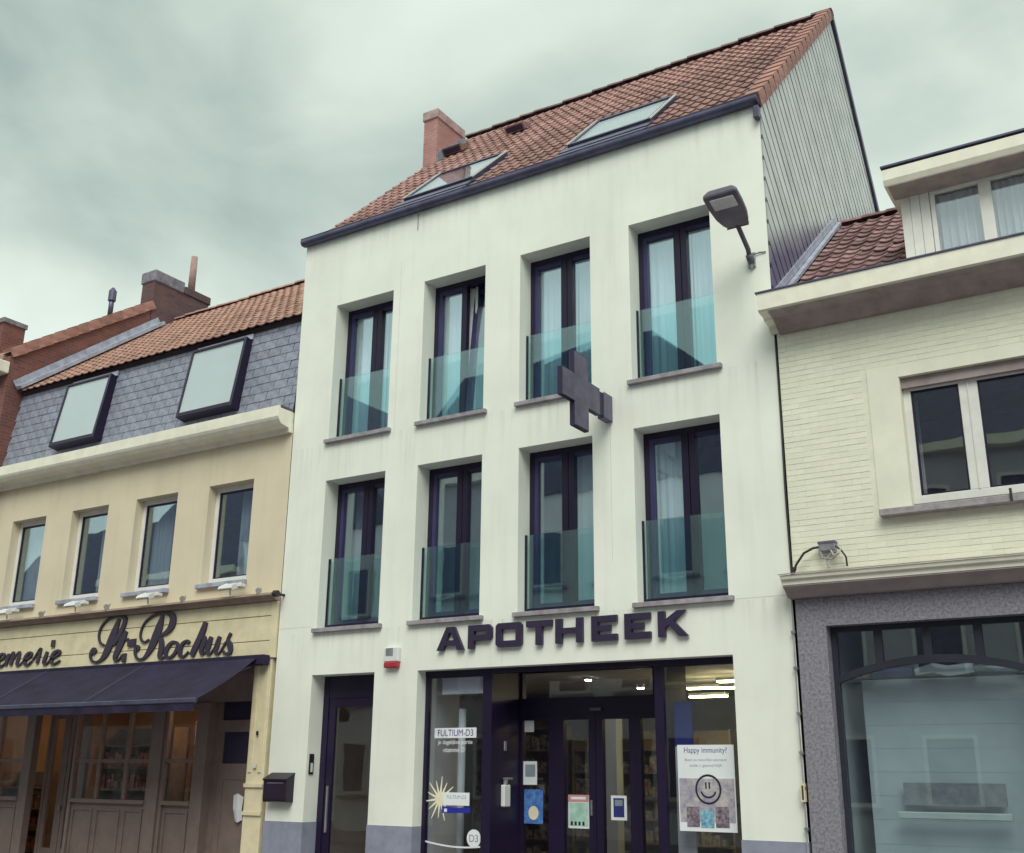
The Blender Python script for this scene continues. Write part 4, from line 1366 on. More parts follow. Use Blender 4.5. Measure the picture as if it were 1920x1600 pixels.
for xx in (AX1 - 0.12, -3.7):
    MB().tube([(xx, -0.18, 3.08), (xx - 0.55, -0.65, 2.80), (xx - 0.05, -1.24, 2.53)], 0.025, 8).build('arm', 'zinc_dark', aw)
for xx in (-2.6, -5.0):
    MB().add([(xx, -0.20, 3.19), (xx + 0.012, -0.20, 3.19), (xx + 0.012, -1.25, 2.56), (xx, -1.25, 2.56)], [(0, 1, 2, 3)]).build('seam', 'cross_grey', aw)

# ------------------------------------------------------------------ script lettering
SCRIPT={
'S':[[(-3.8,3.567,0.026),(-3.91,3.62,0.026),(-3.96,3.74,0.029),(-3.92,3.873,0.029),(-3.79,3.979,0.029),(-3.62,4.02,0.032),(-3.46,4.018,0.038),(-3.35,3.961,0.063),(-3.38,3.84,0.075),(-3.46,3.698,0.075),(-3.57,3.565,0.063)],[(-3.5,3.975,0.051),(-3.55,3.85,0.095),(-3.61,3.7,0.133),(-3.67,3.56,0.133),(-3.74,3.431,0.108),(-3.84,3.338,0.045),(-3.96,3.306,0.029),(-4.08,3.348,0.032),(-4.11,3.438,0.058),(-4.05,3.497,0.084),(-3.99,3.459,0.065)]],
't':[[(-3.29,3.763,0.056),(-3.36,3.635,0.106),(-3.43,3.497,0.106),(-3.49,3.379,0.088),(-3.47,3.313,0.044),(-3.38,3.333,0.019),(-3.33,3.391,0.019)],[(-3.5,3.639,0.025),(-3.22,3.638,0.025)]],
'dot':[[(-3.32,3.346,0.111),(-3.23,3.346,0.111)]],
'hyphen':[[(-3.22,3.571,0.093),(-3.04,3.577,0.092)]],
'R':[[(-2.73,3.601,0.021),(-2.83,3.566,0.024),(-2.92,3.621,0.027),(-2.94,3.723,0.027),(-2.88,3.86,0.027),(-2.73,3.958,0.03),(-2.53,4.001,0.036),(-2.34,3.988,0.047),(-2.23,3.919,0.1),(-2.23,3.8,0.111),(-2.32,3.707,0.065),(-2.47,3.65,0.024),(-2.55,3.646,0.024)],[(-2.47,3.964,0.048),(-2.51,3.808,0.119),(-2.57,3.652,0.137),(-2.64,3.507,0.119),(-2.73,3.382,0.072),(-2.83,3.308,0.03),(-2.96,3.32,0.03),(-3.02,3.407,0.049),(-3.0,3.485,0.079),(-2.93,3.472,0.048)],[(-2.53,3.646,0.03),(-2.44,3.565,0.088),(-2.42,3.446,0.1),(-2.44,3.339,0.082),(-2.38,3.297,0.035),(-2.31,3.333,0.017)]],
'o':[[(-2.08,3.526,0.023),(-2.19,3.529,0.041),(-2.29,3.439,0.07),(-2.3,3.342,0.058),(-2.22,3.296,0.029),(-2.11,3.353,0.046),(-2.05,3.457,0.057),(-2.08,3.526,0.029)]],
'c':[[(-1.81,3.496,0.057),(-1.85,3.538,0.028),(-1.95,3.49,0.051),(-1.99,3.386,0.074),(-1.96,3.311,0.046),(-1.88,3.307,0.023),(-1.8,3.367,0.017)]],
'h':[[(-1.48,3.798,0.067),(-1.52,3.679,0.095),(-1.59,3.539,0.095),(-1.67,3.399,0.095),(-1.72,3.3,0.079)],[(-1.65,3.388,0.017),(-1.58,3.519,0.022),(-1.49,3.575,0.039),(-1.47,3.513,0.078),(-1.52,3.391,0.078),(-1.5,3.32,0.039),(-1.43,3.349,0.017)]],
'u':[[(-1.33,3.567,0.055),(-1.37,3.45,0.083),(-1.39,3.357,0.061),(-1.34,3.308,0.027),(-1.25,3.387,0.022),(-1.17,3.516,0.027)],[(-1.15,3.562,0.054),(-1.19,3.441,0.082),(-1.21,3.347,0.06),(-1.16,3.304,0.027),(-1.09,3.36,0.016),(-1.02,3.47,0.016)]],
's':[[(-1.06,3.34,0.032),(-0.98,3.295,0.027),(-0.9,3.323,0.059),(-0.92,3.418,0.08),(-0.97,3.505,0.043),(-0.92,3.597,0.038)],[(-1.1,3.352,0.016),(-0.99,3.487,0.016),(-0.92,3.597,0.021)]],
'e1':[[(-6.65,3.437,0.03),(-6.49,3.474,0.03),(-6.43,3.527,0.03),(-6.51,3.563,0.03),(-6.61,3.502,0.06),(-6.61,3.403,0.067),(-6.51,3.344,0.03),(-6.38,3.404,0.022)]],
'm':[[(-6.33,3.555,0.037),(-6.35,3.457,0.066),(-6.37,3.36,0.066)],[(-6.36,3.403,0.018),(-6.25,3.547,0.026),(-6.19,3.552,0.051),(-6.21,3.451,0.073),(-6.24,3.354,0.066)],[(-6.23,3.397,0.018),(-6.09,3.543,0.025),(-6.02,3.551,0.051),(-6.04,3.454,0.072),(-6.06,3.368,0.058),(-5.99,3.348,0.025),(-5.88,3.414,0.018)]],
'e2':[[(-5.88,3.403,0.022),(-5.75,3.458,0.028),(-5.67,3.506,0.028),(-5.72,3.547,0.028),(-5.82,3.498,0.057),(-5.85,3.402,0.064),(-5.77,3.334,0.028),(-5.65,3.393,0.021)]],
'r':[[(-5.63,3.403,0.018),(-5.51,3.548,0.028),(-5.45,3.588,0.049),(-5.47,3.513,0.056)],[(-5.44,3.545,0.028),(-5.48,3.429,0.063),(-5.5,3.348,0.056)]],
'i':[[(-5.26,3.536,0.049),(-5.29,3.441,0.069),(-5.32,3.362,0.056),(-5.25,3.333,0.024),(-5.16,3.393,0.017)],[(-5.18,3.666,0.097),(-5.09,3.666,0.096)]],
'e3':[[(-5.15,3.392,0.021),(-5.01,3.449,0.027),(-4.91,3.498,0.031),(-4.96,3.542,0.031),(-5.08,3.495,0.062),(-5.12,3.391,0.069),(-5.05,3.324,0.027),(-4.89,3.37,0.02)]],
}


def script_strokes(strokes, y0, y1):
    m_ = MB()
    for si, st in enumerate(strokes):
        y0_, y1_ = y0 + 0.003 * si, y1 - 0.003 * si
        # smooth the pen path, then give it a width
        pts = []
        n_ = len(st)
        for i in range(n_ - 1):
            p0, p1, p2, p3 = st[max(i - 1, 0)], st[i], st[i + 1], st[min(i + 2, n_ - 1)]
            for k in range(5):
                t_ = k / 5
                q_ = []
                for c in range(3):
                    a0 = p1[c]
                    a1 = (p2[c] - p0[c]) / 2
                    a3 = (p3[c] - p1[c]) / 2
                    d_ = p2[c] - p1[c]
                    q_.append(a0 + a1 * t_ + (3 * d_ - 2 * a1 - a3) * t_ ** 2 + (a1 + a3 - 2 * d_) * t_ ** 3)
                pts.append(q_)
        pts.append(list(st[-1]))
        L_, Rr = [], []
        for i, p in enumerate(pts):
            a_, b_ = pts[max(i - 1, 0)], pts[min(i + 1, len(pts) - 1)]
            dx, dz_ = b_[0] - a_[0], b_[1] - a_[1]
            ln = math.hypot(dx, dz_) or 1
            h_ = max(p[2] * 0.60, 0.014)
            L_.append((p[0] - dz_ / ln * h_, p[1] + dx / ln * h_))
            Rr.append((p[0] + dz_ / ln * h_, p[1] - dx / ln * h_))
        n2 = len(pts)
        vs_ = [(u, y0_, w) for u, w in L_] + [(u, y0_, w) for u, w in Rr] + [(u, y1_, w) for u, w in L_] + [(u, y1_, w) for u, w in Rr]
        fs_ = []
        for i in range(n2 - 1):
            fs_ += [(i, i + 1, n2 + i + 1, n2 + i), (2 * n2 + i, 3 * n2 + i, 3 * n2 + i + 1, 2 * n2 + i + 1),
                    (i, 2 * n2 + i, 2 * n2 + i + 1, i + 1), (n2 + i, n2 + i + 1, 3 * n2 + i + 1, 3 * n2 + i)]
        fs_ += [(0, n2, 3 * n2, 2 * n2), (n2 - 1, 3 * n2 - 1, 4 * n2 - 1, 2 * n2 - 1)]
        m_.add(vs_, fs_)
    return m_


sg = thing('script_sign', 'dark flowing script letters St.-Rochus on the cream boards above the awning', 'sign')
sg2 = thing('script_sign', 'smaller dark script lettering at the far left of the cream boards', 'sign')
for ki, (k, stz) in enumerate(SCRIPT.items()):
    o = script_strokes(stz, -0.066 + 0.0012 * (ki % 3), -0.034 - 0.0012 * (ki % 3)).build('letter', 'letter_script', sg2 if k in ('e1', 'm', 'e2', 'r', 'i', 'e3') else sg)
    o['label'] = {'dot': 'full stop', 'hyphen': 'hyphen'}.get(k, 'script letter ' + k[0])

# ------------------------------------------------------------------ lamps along the sign ledge
fl_lab = ['leftmost', 'second from left', 'third from left', 'rightmost']
for i, xx in enumerate((-6.32, -4.45, -2.66, -0.84)):
    t = thing('sign_floodlight', 'white floodlight under the %s window of the beige house' % fl_lab[i], 'lamp', 'white floodlights on the sign ledge')
    MB().prism([(-0.30, 4.20), (-0.13, 4.27), (-0.13, 4.31), (-0.16, 4.325), (-0.31, 4.255), (-0.33, 4.22)], 'x', xx - 0.14, xx + 0.14).build('head', 'white_plastic', t, bevel=0.008)
    MB().tube([(xx - 0.05, -0.16, 4.14), (xx - 0.05, -0.18, 4.26)], 0.012, 6).build('stem', 'white_plastic', t)
    B(xx + 0.10, xx + 0.22, -0.22, -0.12, 4.25, 4.30).build('driver', 'white_plastic', t, bevel=0.006)
for i, xx in enumerate((-5.39, -3.69, -1.91, -0.30)):
    t = thing('sign_spotlight', 'small grey spotlight on the sign ledge, %s of the four' % fl_lab[i], 'lamp', 'small spotlights on the sign ledge')
    MB().tube([(xx, -0.14, 4.12), (xx, -0.15, 4.19)], 0.014, 6).build('stem', 'lamp_matte', t)
    MB().tube([(xx - 0.05, -0.10, 4.22), (xx + 0.03, -0.19, 4.17), (xx + 0.05, -0.22, 4.155)], [0.03, 0.04, 0.05], 6).build('head', 'lamp_matte', t)
t = thing('cable_gland', 'black cable gland at the right end of the sign ledge', 'cable')
MB().tube([(-0.24, -0.16, 4.115), (0.02, -0.17, 4.10)], 0.012, 6).build('cable', 'cable_black', t)
MB().tube([(0.02, -0.17, 4.10), (0.09, -0.17, 4.095)], 0.05, 10).build('socket', 'cable_black', t)
MB().tube([(0.06, -0.12, 4.095), (0.06, -0.001, 4.095)], 0.02, 8).build('bracket', 'cable_black', t)

# ================================================================== BRICK HOUSE (far left)
K = thing('brick_house', 'old red brick house with orange verge and a big weathered chimney at the far left', 'house')
GX = XL - 0.03
V0, V1 = (-0.24, 9.36), (2.92, 11.60)
gp = [(-0.20, 0.0), (-0.20, 9.30), (V1[0], V1[1] - 0.05), (6.2, 9.2), (6.2, 0.0)]
MB().prism(gp, 'x', GX - 0.25, GX).build('gable_wall', 'brick_red', K)
B(-14.0, GX - 0.25, -0.20, 0.05, 0.0, 9.25).build('facade', 'brick_red', K)
B(-14.0, GX - 0.25, 6.0, 6.2, 0.0, 9.2).build('rear_wall', 'brick_red', K)
kr = MB().prism([(V0[0], V0[1] + 0.0), (V1[0], V1[1] + 0.02), (6.4, 9.1), (6.4, 9.0), (V1[0], V1[1] - 0.1), (V0[0], V0[1] - 0.1)], 'x', -14.0, GX - 0.20).build('roof', 'tile_orange', K)
ka = math.atan2(V1[1] - V0[1], V1[0] - V0[0])
kl = math.hypot(V1[1] - V0[1], V1[0] - V0[0])
km = MB().box(-0.20, 0.05, 0.0, 0.34, 0.0, 0.06).box(0.02, 0.052, 0.0, 0.34, -0.13, -0.001).mesh('verge_tile', 'tile_verge')
for i in range(12):
    o = link('verge_tile', km, kr)
    o.matrix_local = slope_matrix(GX, V0[0], V0[1] + 0.02, ka) @ Matrix.Translation((0, i * kl / 12, 0)) @ Matrix.Rotation(-0.05, 4, 'X')
B(-14.0, GX + 0.03, -0.48, -0.205, 8.92, 9.16).build('cornice', 'cream_paint', K, bevel=0.015)
kc = B(GX - 0.40, GX + 0.02, 2.92, 4.50, 10.6, 11.95).build('chimney', 'brick_old', K)
B(GX - 0.40, GX + 0.02, 2.92, 4.50, 11.952, 12.16).build('chimney_band', 'brick_old', kc)
B(GX - 0.44, GX + 0.05, 2.89, 3.75, 12.16, 12.44).build('chimney_cap', 'cement', kc, bevel=0.02)
B(GX - 0.44, GX + 0.05, 3.76, 4.55, 12.16, 12.36).build('chimney_cap', 'brick_old', kc, bevel=0.02)
MB().tube([(GX - 0.10, 4.05, 12.36), (GX - 0.10, 4.05, 13.26)], [0.085, 0.075], 12).build('chimney_pot', 'clay_pipe', kc, smooth=True)
MB().tube([(GX - 0.36, 2.14, 11.0), (GX - 0.36, 2.14, 11.62)], 0.055, 10).build('flue_pipe', 'zinc_dark', K, smooth=True)
MB().tube([(GX - 0.36, 2.14, 11.45), (GX - 0.36, 2.14, 11.68), (GX - 0.36, 2.14, 11.76)], [0.085, 0.085, 0.03], 10).build('flue_cowl', 'zinc_dark', K)
B(-9.45, -9.03, 0.5, 1.0, 9.2, 10.62).build('rear_chimney', 'brick_red', K)
B(-9.48, -9.0, 0.47, 1.03, 10.62, 10.72).build('rear_chimney_cap', 'cement', K)

# ================================================================== CREAM BRICK HOUSE (right)
Q = thing('cream_brick_house', 'low cream brick house with dormer and marble shop front, right of the white house', 'house')
QX0, QX1 = XR + 0.03, 12.6
QW = (8.99, 10.33, 4.34, 5.81)
wq = wall_holes(MB(), QX0, QX1, 3.5, 6.72, [QW, (11.2, 12.2, 4.34, 5.81)], 0.0, 0.2).build('facade', 'cream_mortar', Q)
# painted bricks, every course
bl, bh, bj = 0.198, 0.057, 0.008
bme = B(0, bl, -0.003, 0.004, 0, bh).mesh('brick', 'cream_brick', bevel=0.0)
bhme = B(0, 0.092, -0.003, 0.004, 0, bh).mesh('brick', 'cream_brick')
blocked = [(8.64, 10.68, 4.255, 5.97), (10.85, 12.55, 4.255, 5.97)]
spots = []
row = 0
z = 3.76
while z + bh < 6.68:
    x = QX0 + 0.004 - (0.0 if row % 2 else bl / 2)
    while x < QX1:
        x0_, me_ = x, bme
        if x < QX0:
            x0_, me_ = QX0 + 0.004, bhme
        ln = bl if me_ is bme else 0.092
        hit = [q for q in blocked if q[0] < x0_ + ln and x0_ < q[1] and q[2] < z + bh and z < q[3]]
        if not hit and x0_ + ln < QX1:
            spots.append((x0_, z, me_))
        elif hit and me_ is bme:
            q = hit[0]
            if x0_ + 0.092 < q[0]:
                spots.append((x0_, z, bhme))
            elif x0_ + bl - 0.092 > q[1]:
                spots.append((x0_ + bl - 0.092, z, bhme))
        x += bl + bj
    z += bh + bj
    row += 1
inview = [s for s in spots if s[0] < 10.45]
inview.sort(key=lambda s: abs(s[0] - 9.2) + abs(s[1] - 4.9) * 0.9)
rest = MB()
for i, (x, z, me_) in enumerate(inview + [s for s in spots if s[0] >= 10.45]):
    yj = random.uniform(-0.0016, 0.001)
    if i < 300:
        o = link('brick', me_, wq)
        o.location = (x, yj, z)
    else:
        ln = bl if me_ is bme else 0.092
        rest.box(x, x + ln, yj - 0.003, yj + 0.004, z, z + bh)
o = rest.build('other_bricks', 'cream_brick', wq)
o['kind'] = 'stuff'
for a, b in ((8.65, 8.985), (10.335, 10.67), (10.86, 11.195), (12.205, 12.54)):
    B(a, b, -0.010, 0.01, 4.345, 5.96).build('window_surround', 'cream_plaster', Q)
for a, b in ((8.99, 10.33), (11.2, 12.2)):
    B(a - 0.004, b + 0.004, -0.010, 0.01, 5.812, 5.96).build('window_lintel', 'cream_plaster', Q)
    y0, y1 = 0.11, 0.18
    fr = ring(a, b, 4.40, 5.70, (0.08, 0.08, 0.09, 0.03), y0, y1)
    mid = (a + b) / 2
    fr.box(mid - 0.095, mid + 0.095, y0 + 0.003, y1 - 0.003, 4.49, 5.67)
    win = fr.build('window', 'white_frame', Q, bevel=0.005)
    B(a, b, 0.05, 0.20, 5.69, 5.81).build('shutter_box', 'brown_trim', win)
    B(mid - 0.006, mid + 0.006, y0 - 0.008, y0, 4.49, 5.67).build('meeting_bead', 'white_frame', win)
    for pa, pb in ((a + 0.08, mid - 0.095), (mid + 0.095, b - 0.08)):
        ring(pa, pb, 4.49, 5.67, 0.02, y0 + 0.02, y1 - 0.01).build('gasket', 'dark_frame', win)
        B(pa + 0.01, pb - 0.01, 0.145, 0.152, 4.50, 5.66).build('pane', 'pane_plain', win)
    B(a - 0.32, b + 0.32, -0.12, 0.11, 4.265, 4.34).build('sill', 'sill_stone', win, bevel=0.006)
room('interior', Q, QX0 + 0.03, QX1 - 0.03, 0.22, 4.0, 3.6, 6.5, 'room_dark')
t_ = curtain_mesh(8.80, 9.02, 4.4, 5.75, 0.7, 0.015, 5).build('curtain', 'curtain_grey')
tag(t_, 'dim curtain at the left of the cream brick house window', 'curtain')
# upper cornice with gutter
prof = [(0.0, 6.60), (-0.06, 6.61), (-0.09, 6.67), (-0.24, 6.69), (-0.26, 6.715), (-0.42, 6.73), (-0.45, 6.75), (-0.45, 6.955), (-0.0, 6.955)]
MB().prism(prof, 'x', XR - 0.03, QX1).build('cornice', 'cream_paint', Q)
B(XR - 0.05, QX1, -0.465, -0.40, 6.957, 6.975).build('gutter_lip', 'zinc_dark', Q)
MB().prism([(0.0, 6.598), (-0.05, 6.60), (-0.085, 6.664), (-0.24, 6.684), (-0.262, 6.708), (-0.415, 6.724), (-0.43, 6.715), (-0.26, 6.695), (-0.07, 6.58), (0.0, 6.575)], 'x', QX0 + 0.05, QX1).build('soffit_boards', 'brown_trim', Q)
# tiled roof
QY0, QZ0, QYR, QZR = 0.02, 6.97, 3.32, 9.56
qa = math.atan2(QZR - QZ0, QYR - QY0)
ql = math.hypot(QZR - QZ0, QYR - QY0)
qr = MB().prism([(QY0, QZ0 - 0.05), (QYR, QZR - 0.09), (7.2, 6.6), (7.2, 6.5), (QYR, QZR - 0.2), (QY0 + 0.1, QZ0 - 0.12)], 'x', XR + 0.03, QX1).build('roof', 'roof_under', Q)
lay_tiles(qr, 'tile_mossy', XR + 0.09, QX1, QY0, QZ0 - 0.06, qa, ql, 0.205, 0.235, skip=[(9.3, 11.75, -1, 1.55)], jit=0.012)
ridge_caps(qr, 'tile_mossy', XR + 0.05, QX1, QYR, QZR, 0.33, 0.10)
mq = slope_matrix(0, QY0, QZ0, qa)
MB().box(XR + 0.02, XR + 0.10, 0.0, ql - 0.1, 0.02, 0.06).xf(mq).build('wall_flashing', 'zinc_light', Q)
MB().box(XR + 0.013, XR + 0.03, 0.0, ql - 0.1, 0.07, 0.16).xf(mq).build('wall_flashing', 'zinc_light', Q)
B(QX1 - 0.1, QX1, 0.0, 7.0, 0.0, 6.9).build('side_wall', 'cream_plaster', Q)
B(QX0, QX1 - 0.1, 6.9, 7.0, 0.0, 6.6).build('rear_wall', 'cream_plaster', Q)
# dormer
DXa, DXb = 9.15, 11.75
dmr = thing_d = MB().prism([(0.36, 7.22), (0.36, 8.10), (2.6, 8.10), (1.55, 8.12 + 0.05)], 'x', DXa, DXa + 0.04)
dmr.prism([(0.36, 7.22), (0.36, 8.10), (2.6, 8.10), (1.55, 8.17)], 'x', DXb - 0.04, DXb)
dormer = dmr.build('dormer', 'white_frame', Q)
for k in range(3):
    B(DXa + k * 0.107, DXa + 0.103 + k * 0.107, 0.30 - 0.006 * (k % 2), 0.36, 7.26, 8.12).build('dormer_board', 'white_frame', dormer)
frm = MB().box(9.475, 11.72, 0.305, 0.36, 7.26, 7.33).box(9.475, 11.72, 0.305, 0.36, 8.07, 8.12)
for xx, ww in ((9.475, 0.05), (10.0, 0.13), (10.62, 0.13), (11.24, 0.13), (11.66, 0.06)):
    frm.box(xx, xx + ww, 0.30, 0.358, 7.33, 8.07)
frm.build('dormer_frame', 'white_frame', dormer)
for a, b in ((9.525, 10.0), (10.13, 10.62), (10.75, 11.24), (11.37, 11.66)):
    B(a, b, 0.33, 0.337, 7.33, 8.07).build('dormer_pane', 'pane_plain', dormer)
MB().prism([(-0.02, 8.14), (-0.05, 8.20), (-0.05, 8.335), (2.9, 8.36), (2.9, 8.12), (0.30, 8.12)], 'x', DXa - 0.10, DXb + 0.1).build('dormer_roof', 'cream_paint', dormer)
B(DXa - 0.115, DXb + 0.1, -0.065, 2.9, 8.362, 8.385).build('dormer_capping', 'zinc_dark', dormer)
MB().prism([(-0.018, 8.136), (0.298, 8.118), (0.298, 8.10), (-0.02, 8.125)], 'x', DXa - 0.06, DXb + 0.06).build('dormer_soffit', 'brown_trim', dormer)
B(DXa, DXb, 0.9, 0.94, 7.2, 8.1).build('dormer_back', 'room_wall', dormer)
for k, (a, b) in enumerate(((9.50, 10.02), (10.11, 10.64), (10.73, 11.26))):
    t_ = curtain_mesh(a, b, 7.30, 8.08, 0.42, 0.022, 6 + k).build('curtain', 'curtain_grey')
    tag(t_, ['net curtain in the left dormer pane', 'net curtain in the second dormer pane', 'net curtain in the third dormer pane'][k], 'curtain', 'net curtains in the dormer')
# lower cornice
prof = [(0.0, 3.595), (-0.272, 3.59), (-0.275, 3.64), (-0.31, 3.65), (-0.32, 3.69), (0.0, 3.75)]
MB().prism([(0.0, 3.47), (-0.12, 3.475), (-0.19, 3.53), (-0.265, 3.575), (-0.265, 3.589), (0.0, 3.594)], 'x', XR - 0.01, QX1).build('cornice_cove', 'cove_shade', Q)
MB().prism(prof, 'x', XR - 0.02, QX1).build('shop_cornice', 'cream_paint', Q)
MB().prism([(-0.02, 3.753), (-0.335, 3.693), (-0.335, 3.703), (-0.02, 3.765)], 'x', XR - 0.035, QX1).build('cornice_lead', 'brown_trim', Q)
# marble surround
OX0, OX1, OZ = 7.985, 10.06, 3.165
for a, b in ((QX0 + 0.005, OX0), (OX1, OX1 + 0.4)):
    B(a, b, -0.03, 0.20, 0.0, 3.468).build('marble_pier', 'marble', Q, bevel=0.004)
B(OX0 + 0.001, OX1 - 0.001, -0.028, 0.20, OZ, 3.467).build('marble_lintel', 'marble', Q)
B(OX1 + 0.4, QX1, 0.0, 0.2, 0.0, 3.46).build('side_infill', 'cream_plaster', Q)
B(OX0, OX1, -0.02, 0.2, 0.0, 0.45).build('marble_base', 'marble', Q)
fr = ring(OX0, OX1, 0.45, OZ, (0.055, 0.055, 0.06, 0.055), 0.12, 0.20)
swq = fr.build('shop_window', 'green_frame', Q)
am = MB()
def archz(x, o_=0.0):
    u = (x - (OX0 + OX1) / 2) / ((OX1 - OX0) / 2)
    return 2.83 - 0.20 * u * u + o_
n_ = 24
for k in range(n_):
    xa, xb = OX0 + 0.055 + (OX1 - OX0 - 0.11) * k / n_, OX0 + 0.055 + (OX1 - OX0 - 0.11) * (k + 1) / n_
    am.prism([(xa, archz(xa, -0.075)), (xb, archz(xb, -0.075)), (xb, archz(xb)), (xa, archz(xa))], 'y', 0.115, 0.19)
am.build('arch_bar', 'green_frame', swq)
for xx in (8.475, 8.97, 9.465):
    B(xx - 0.04, xx + 0.04, 0.122, 0.185, archz(xx) - 0.02, OZ - 0.055).build('transom_bar', 'green_frame', swq)
B(OX0 + 0.05, OX1 - 0.05, 0.15, 0.16, 0.5, OZ - 0.05).build('pane', 'pane_marble_shop', swq)
room('shop_interior', Q, QX0 + 0.3, OX1 + 0.2, 0.21, 2.6, 0.45, 3.3, 'room_wall')
t = thing('reflection_backing', 'pale lined panels standing in for reflections in the marble shop window', 'blind')  # panels added to suggest blurry reflections in the pane
for k in range(9):
    B(8.16, 10.03, 0.55 - 0.002 * (k % 2), 0.57, 0.50 + k * 0.237, 0.50 + (k + 1) * 0.237 - 0.002).build('reflection_panel', 'curtain_grey', t)
t = thing('reflection_bar', 'pale bar and dim band standing in for reflections low in the marble shop window', 'shelf')  # bar and band added as soft reflections in the glass
B(8.46, 9.55, 0.34, 0.42, 1.23, 1.30).build('bar', 'white_plastic', t, bevel=0.01)
B(8.52, 9.50, 0.44, 0.47, 1.36, 1.58).build('reflection_band', 'sill_stone', t)
t = thing('rolled_banner', 'rolled grey and white banner hanging at the top of the marble shop window', 'banner')
MB().tube([(8.12, 0.36, 2.69), (8.32, 0.36, 2.69)], 0.04, 8).build('dark_end', 'black_box', t)
MB().tube([(8.34, 0.36, 2.69), (8.75, 0.36, 2.69)], 0.045, 8).build('blue_roll', 'print_navy', t)
MB().tube([(8.77, 0.36, 2.68), (8.95, 0.36, 2.72), (9.1, 0.36, 2.68), (9.35, 0.36, 2.71)], [0.03, 0.05, 0.055, 0.05], 8).build('white_roll', 'paper_white', t)
MB().tube([(9.36, 0.36, 2.70), (9.75, 0.36, 2.68)], 0.03, 8).build('grey_end', 'metal_grey', t)

# ------------------------------------------------------------------ cables at the joint of the houses
t = thing('joint_cable', 'thin cable clipped down the joint beside the white house', 'cable')
MB().tube([(XR + 0.012, -0.012, 6.55), (XR + 0.016, -0.012, 5.6), (XR + 0.008, -0.014, 4.7), (XR + 0.014, -0.012, 3.80)], 0.011, 6).build('upper_run', 'cable_black', t)
MB().tube([(XR + 0.008, -0.05, 3.46), (XR + 0.0, -0.045, 2.9), (XR - 0.004, -0.05, 2.3), (XR + 0.0, -0.045, 1.5), (XR - 0.004, -0.045, 0.2)], 0.009, 6).build('lower_run', 'sill_stone', t)
for zz in (3.1, 2.72, 2.25, 1.85, 1.5, 1.1):
    B(XR - 0.02, XR + 0.02, -0.062, -0.012, zz, zz + 0.03).build('clip', 'metal_grey', t)
B(XR - 0.03, XR + 0.015, -0.075, -0.012, 1.38, 1.56).build('joint_box', 'cream_wood', t)
B(XR - 0.014, XR + 0.004, -0.078, -0.0755, 1.40, 1.54).build('joint_box_slot', 'cable_black', t)
t = thing('cable_tangle', 'grey junction box with loops of black and white cable on the shop cornice', 'cable')
MB().tube([(7.70, -0.12, 3.74), (7.74, -0.12, 3.83), (7.83, -0.11, 3.95), (7.93, -0.09, 4.00), (8.02, -0.07, 4.01)], 0.014, 8).build('black_cable', 'cable_black', t, smooth=True)
MB().tube([(7.685, -0.12, 3.725), (7.72, -0.12, 3.80)], 0.028, 8).build('cable_end', 'cable_black', t)
B(7.99, 8.17, -0.10, -0.01, 3.955, 4.045).build('junction_box', 'metal_grey', t, bevel=0.01)
B(7.985, 8.175, -0.105, -0.01, 4.035, 4.06).build('box_lid', 'lamp_grey', t)
MB().tube([(8.16, -0.08, 4.01), (8.23, -0.09, 3.95), (8.28, -0.10, 3.87), (8.285, -0.10, 3.77)], 0.011, 6).build('black_cable', 'cable_black', t)
MB().tube([(8.00, -0.09, 3.96), (8.03, -0.10, 3.88), (8.12, -0.11, 3.86), (8.2, -0.10, 3.91), (8.17, -0.09, 3.95), (8.09, -0.09, 3.90), (8.07, -0.10, 3.83), (8.09, -0.11, 3.77)], 0.010, 6).build('loop', 'sill_stone', t)
MB().tube([(8.12, -0.09, 3.96), (8.15, -0.10, 3.90), (8.22, -0.11, 3.92), (8.23, -0.10, 3.97)], 0.009, 6).build('loop', 'cable_white', t)
t = thing('sill_clips', 'black shutter catch on the sill of the cream brick house window', 'catch')
B(9.96, 9.985, -0.135, -0.121, 4.27, 4.40).build('catch', 'cable_black', t)

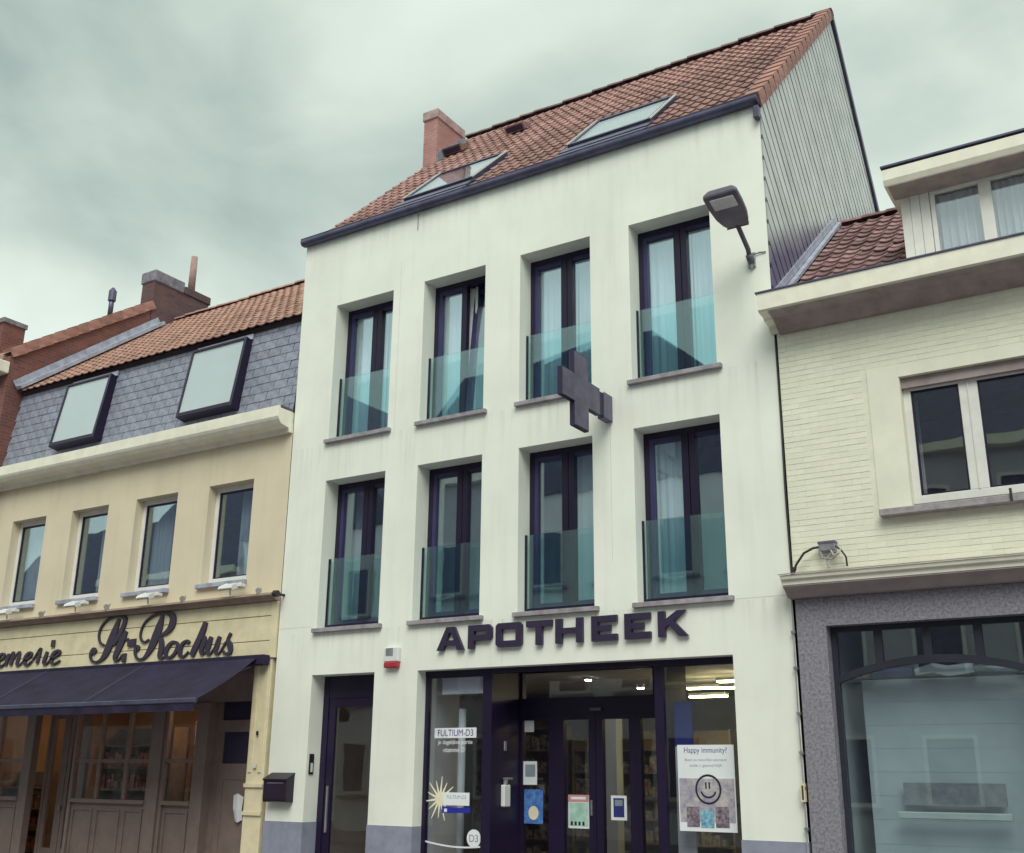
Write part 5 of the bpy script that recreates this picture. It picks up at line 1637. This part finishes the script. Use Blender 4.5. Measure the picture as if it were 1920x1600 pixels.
# ================================================================== houses across the street (seen in the panes)
def opp_house(label, x0, x1, h, ridge, wall, roofm, wins, y=-15.0, gable_front=False, dormer_=False):
    t_ = thing('opposite_house', label, 'house', 'houses across the street')
    B(x0, x1, y - 8, y, 0.0, h).build('wall', wall, t_)
    if gable_front:
        gp_ = gable_front if isinstance(gable_front, list) else [(x0 - 0.1, h), (x1 + 0.1, h), ((x0 + x1) / 2, ridge)]
        MB().prism(gp_, 'y', y - 8, y + 0.1).build('roof', roofm, t_)
    else:
        MB().prism([(y + 0.25, h - 0.05), (y - 4, ridge), (y - 8.2, h - 0.05)], 'x', x0, x1).build('roof', roofm, t_)
        B(x0, x1, y, y + 0.35, h - 0.25, h).build('cornice', 'cream_paint', t_)
    n, rows, ww, wh, z0, dzz = wins
    for r_ in range(rows):
        for k in range(n):
            cx_ = x0 + (x1 - x0) * (k + 0.5) / n
            zz = z0 + r_ * dzz
            w_ = ring(cx_ - ww / 2, cx_ + ww / 2, zz, zz + wh, 0.09, y + 0.005, y + 0.05).build('window', 'white_frame', t_)
            B(cx_ - ww / 2 + 0.09, cx_ + ww / 2 - 0.09, y + 0.01, y + 0.02, zz + 0.09, zz + wh - 0.09).build('pane', 'opp_slate', w_)
            B(cx_ - ww / 2 - 0.1, cx_ + ww / 2 + 0.1, y, y + 0.15, zz - 0.08, zz - 0.002).build('sill', 'sill_stone', w_)
    if dormer_:
        cx_ = (x0 + x1) / 2
        B(cx_ - 1.1, cx_ + 1.1, y - 2.0, y - 0.4, h, h + 1.9).build('dormer', 'opp_white', t_)
        B(cx_ - 0.9, cx_ + 0.9, y - 0.4, y - 0.38, h + 0.5, h + 1.6).build('dormer_pane', 'opp_slate', t_)
    return t_


opp_house('grey rendered house with slate roof across the street, mirrored in the lower panes', -33, -24.5, 7.5, 12.0, 'opp_grey', 'opp_slate', (3, 2, 1.1, 1.7, 1.2, 3.0))
opp_house('grey house with low slate roof across the street, mirrored in the beige house windows', -24.4, -17, 8.6, 13.4, 'opp_grey', 'opp_slate', (3, 3, 1.1, 1.6, 1.0, 2.8))
opp_house('white house across the street with a front gable, mirrored in the upper panes', -16.9, -10.5, 9.4, 14.7, 'opp_white', 'opp_slate', (3, 3, 1.0, 1.6, 1.0, 2.7), gable_front=True)
opp_house('tall grey house across the street with a white dormer, mirrored in the white house panes', -10.4, -5.6, 10.6, 15.6, 'opp_grey', 'opp_slate', (3, 3, 1.1, 1.7, 1.0, 2.9), dormer_=True)
opp_house('steep gabled dark roofed house across the street, mirrored above the balustrades', -5.5, 2.6, 9.6, 14.1, 'opp_white', 'opp_slate', (4, 3, 1.1, 1.7, 1.0, 2.9), gable_front=[(-5.5, 9.6), (-5.35, 13.7), (-2.8, 14.1), (-0.9, 14.0), (2.6, 10.9), (2.6, 9.6)])
opp_house('plain grey house across the street, mirrored in the shop windows', 2.7, 9.5, 9.4, 13.2, 'opp_grey', 'opp_slate', (3, 3, 1.2, 1.6, 1.0, 2.9))
opp_house('pale house behind the viewer across the street, mirrored in the marble shop window', 9.6, 17.5, 8.9, 12.6, 'opp_white', 'opp_slate', (3, 3, 1.4, 1.5, 1.0, 2.8))
opp_house('grey corner house furthest right across the street', 17.6, 26.0, 7.2, 10.8, 'opp_grey', 'opp_slate', (3, 2, 1.2, 1.6, 1.0, 2.9))
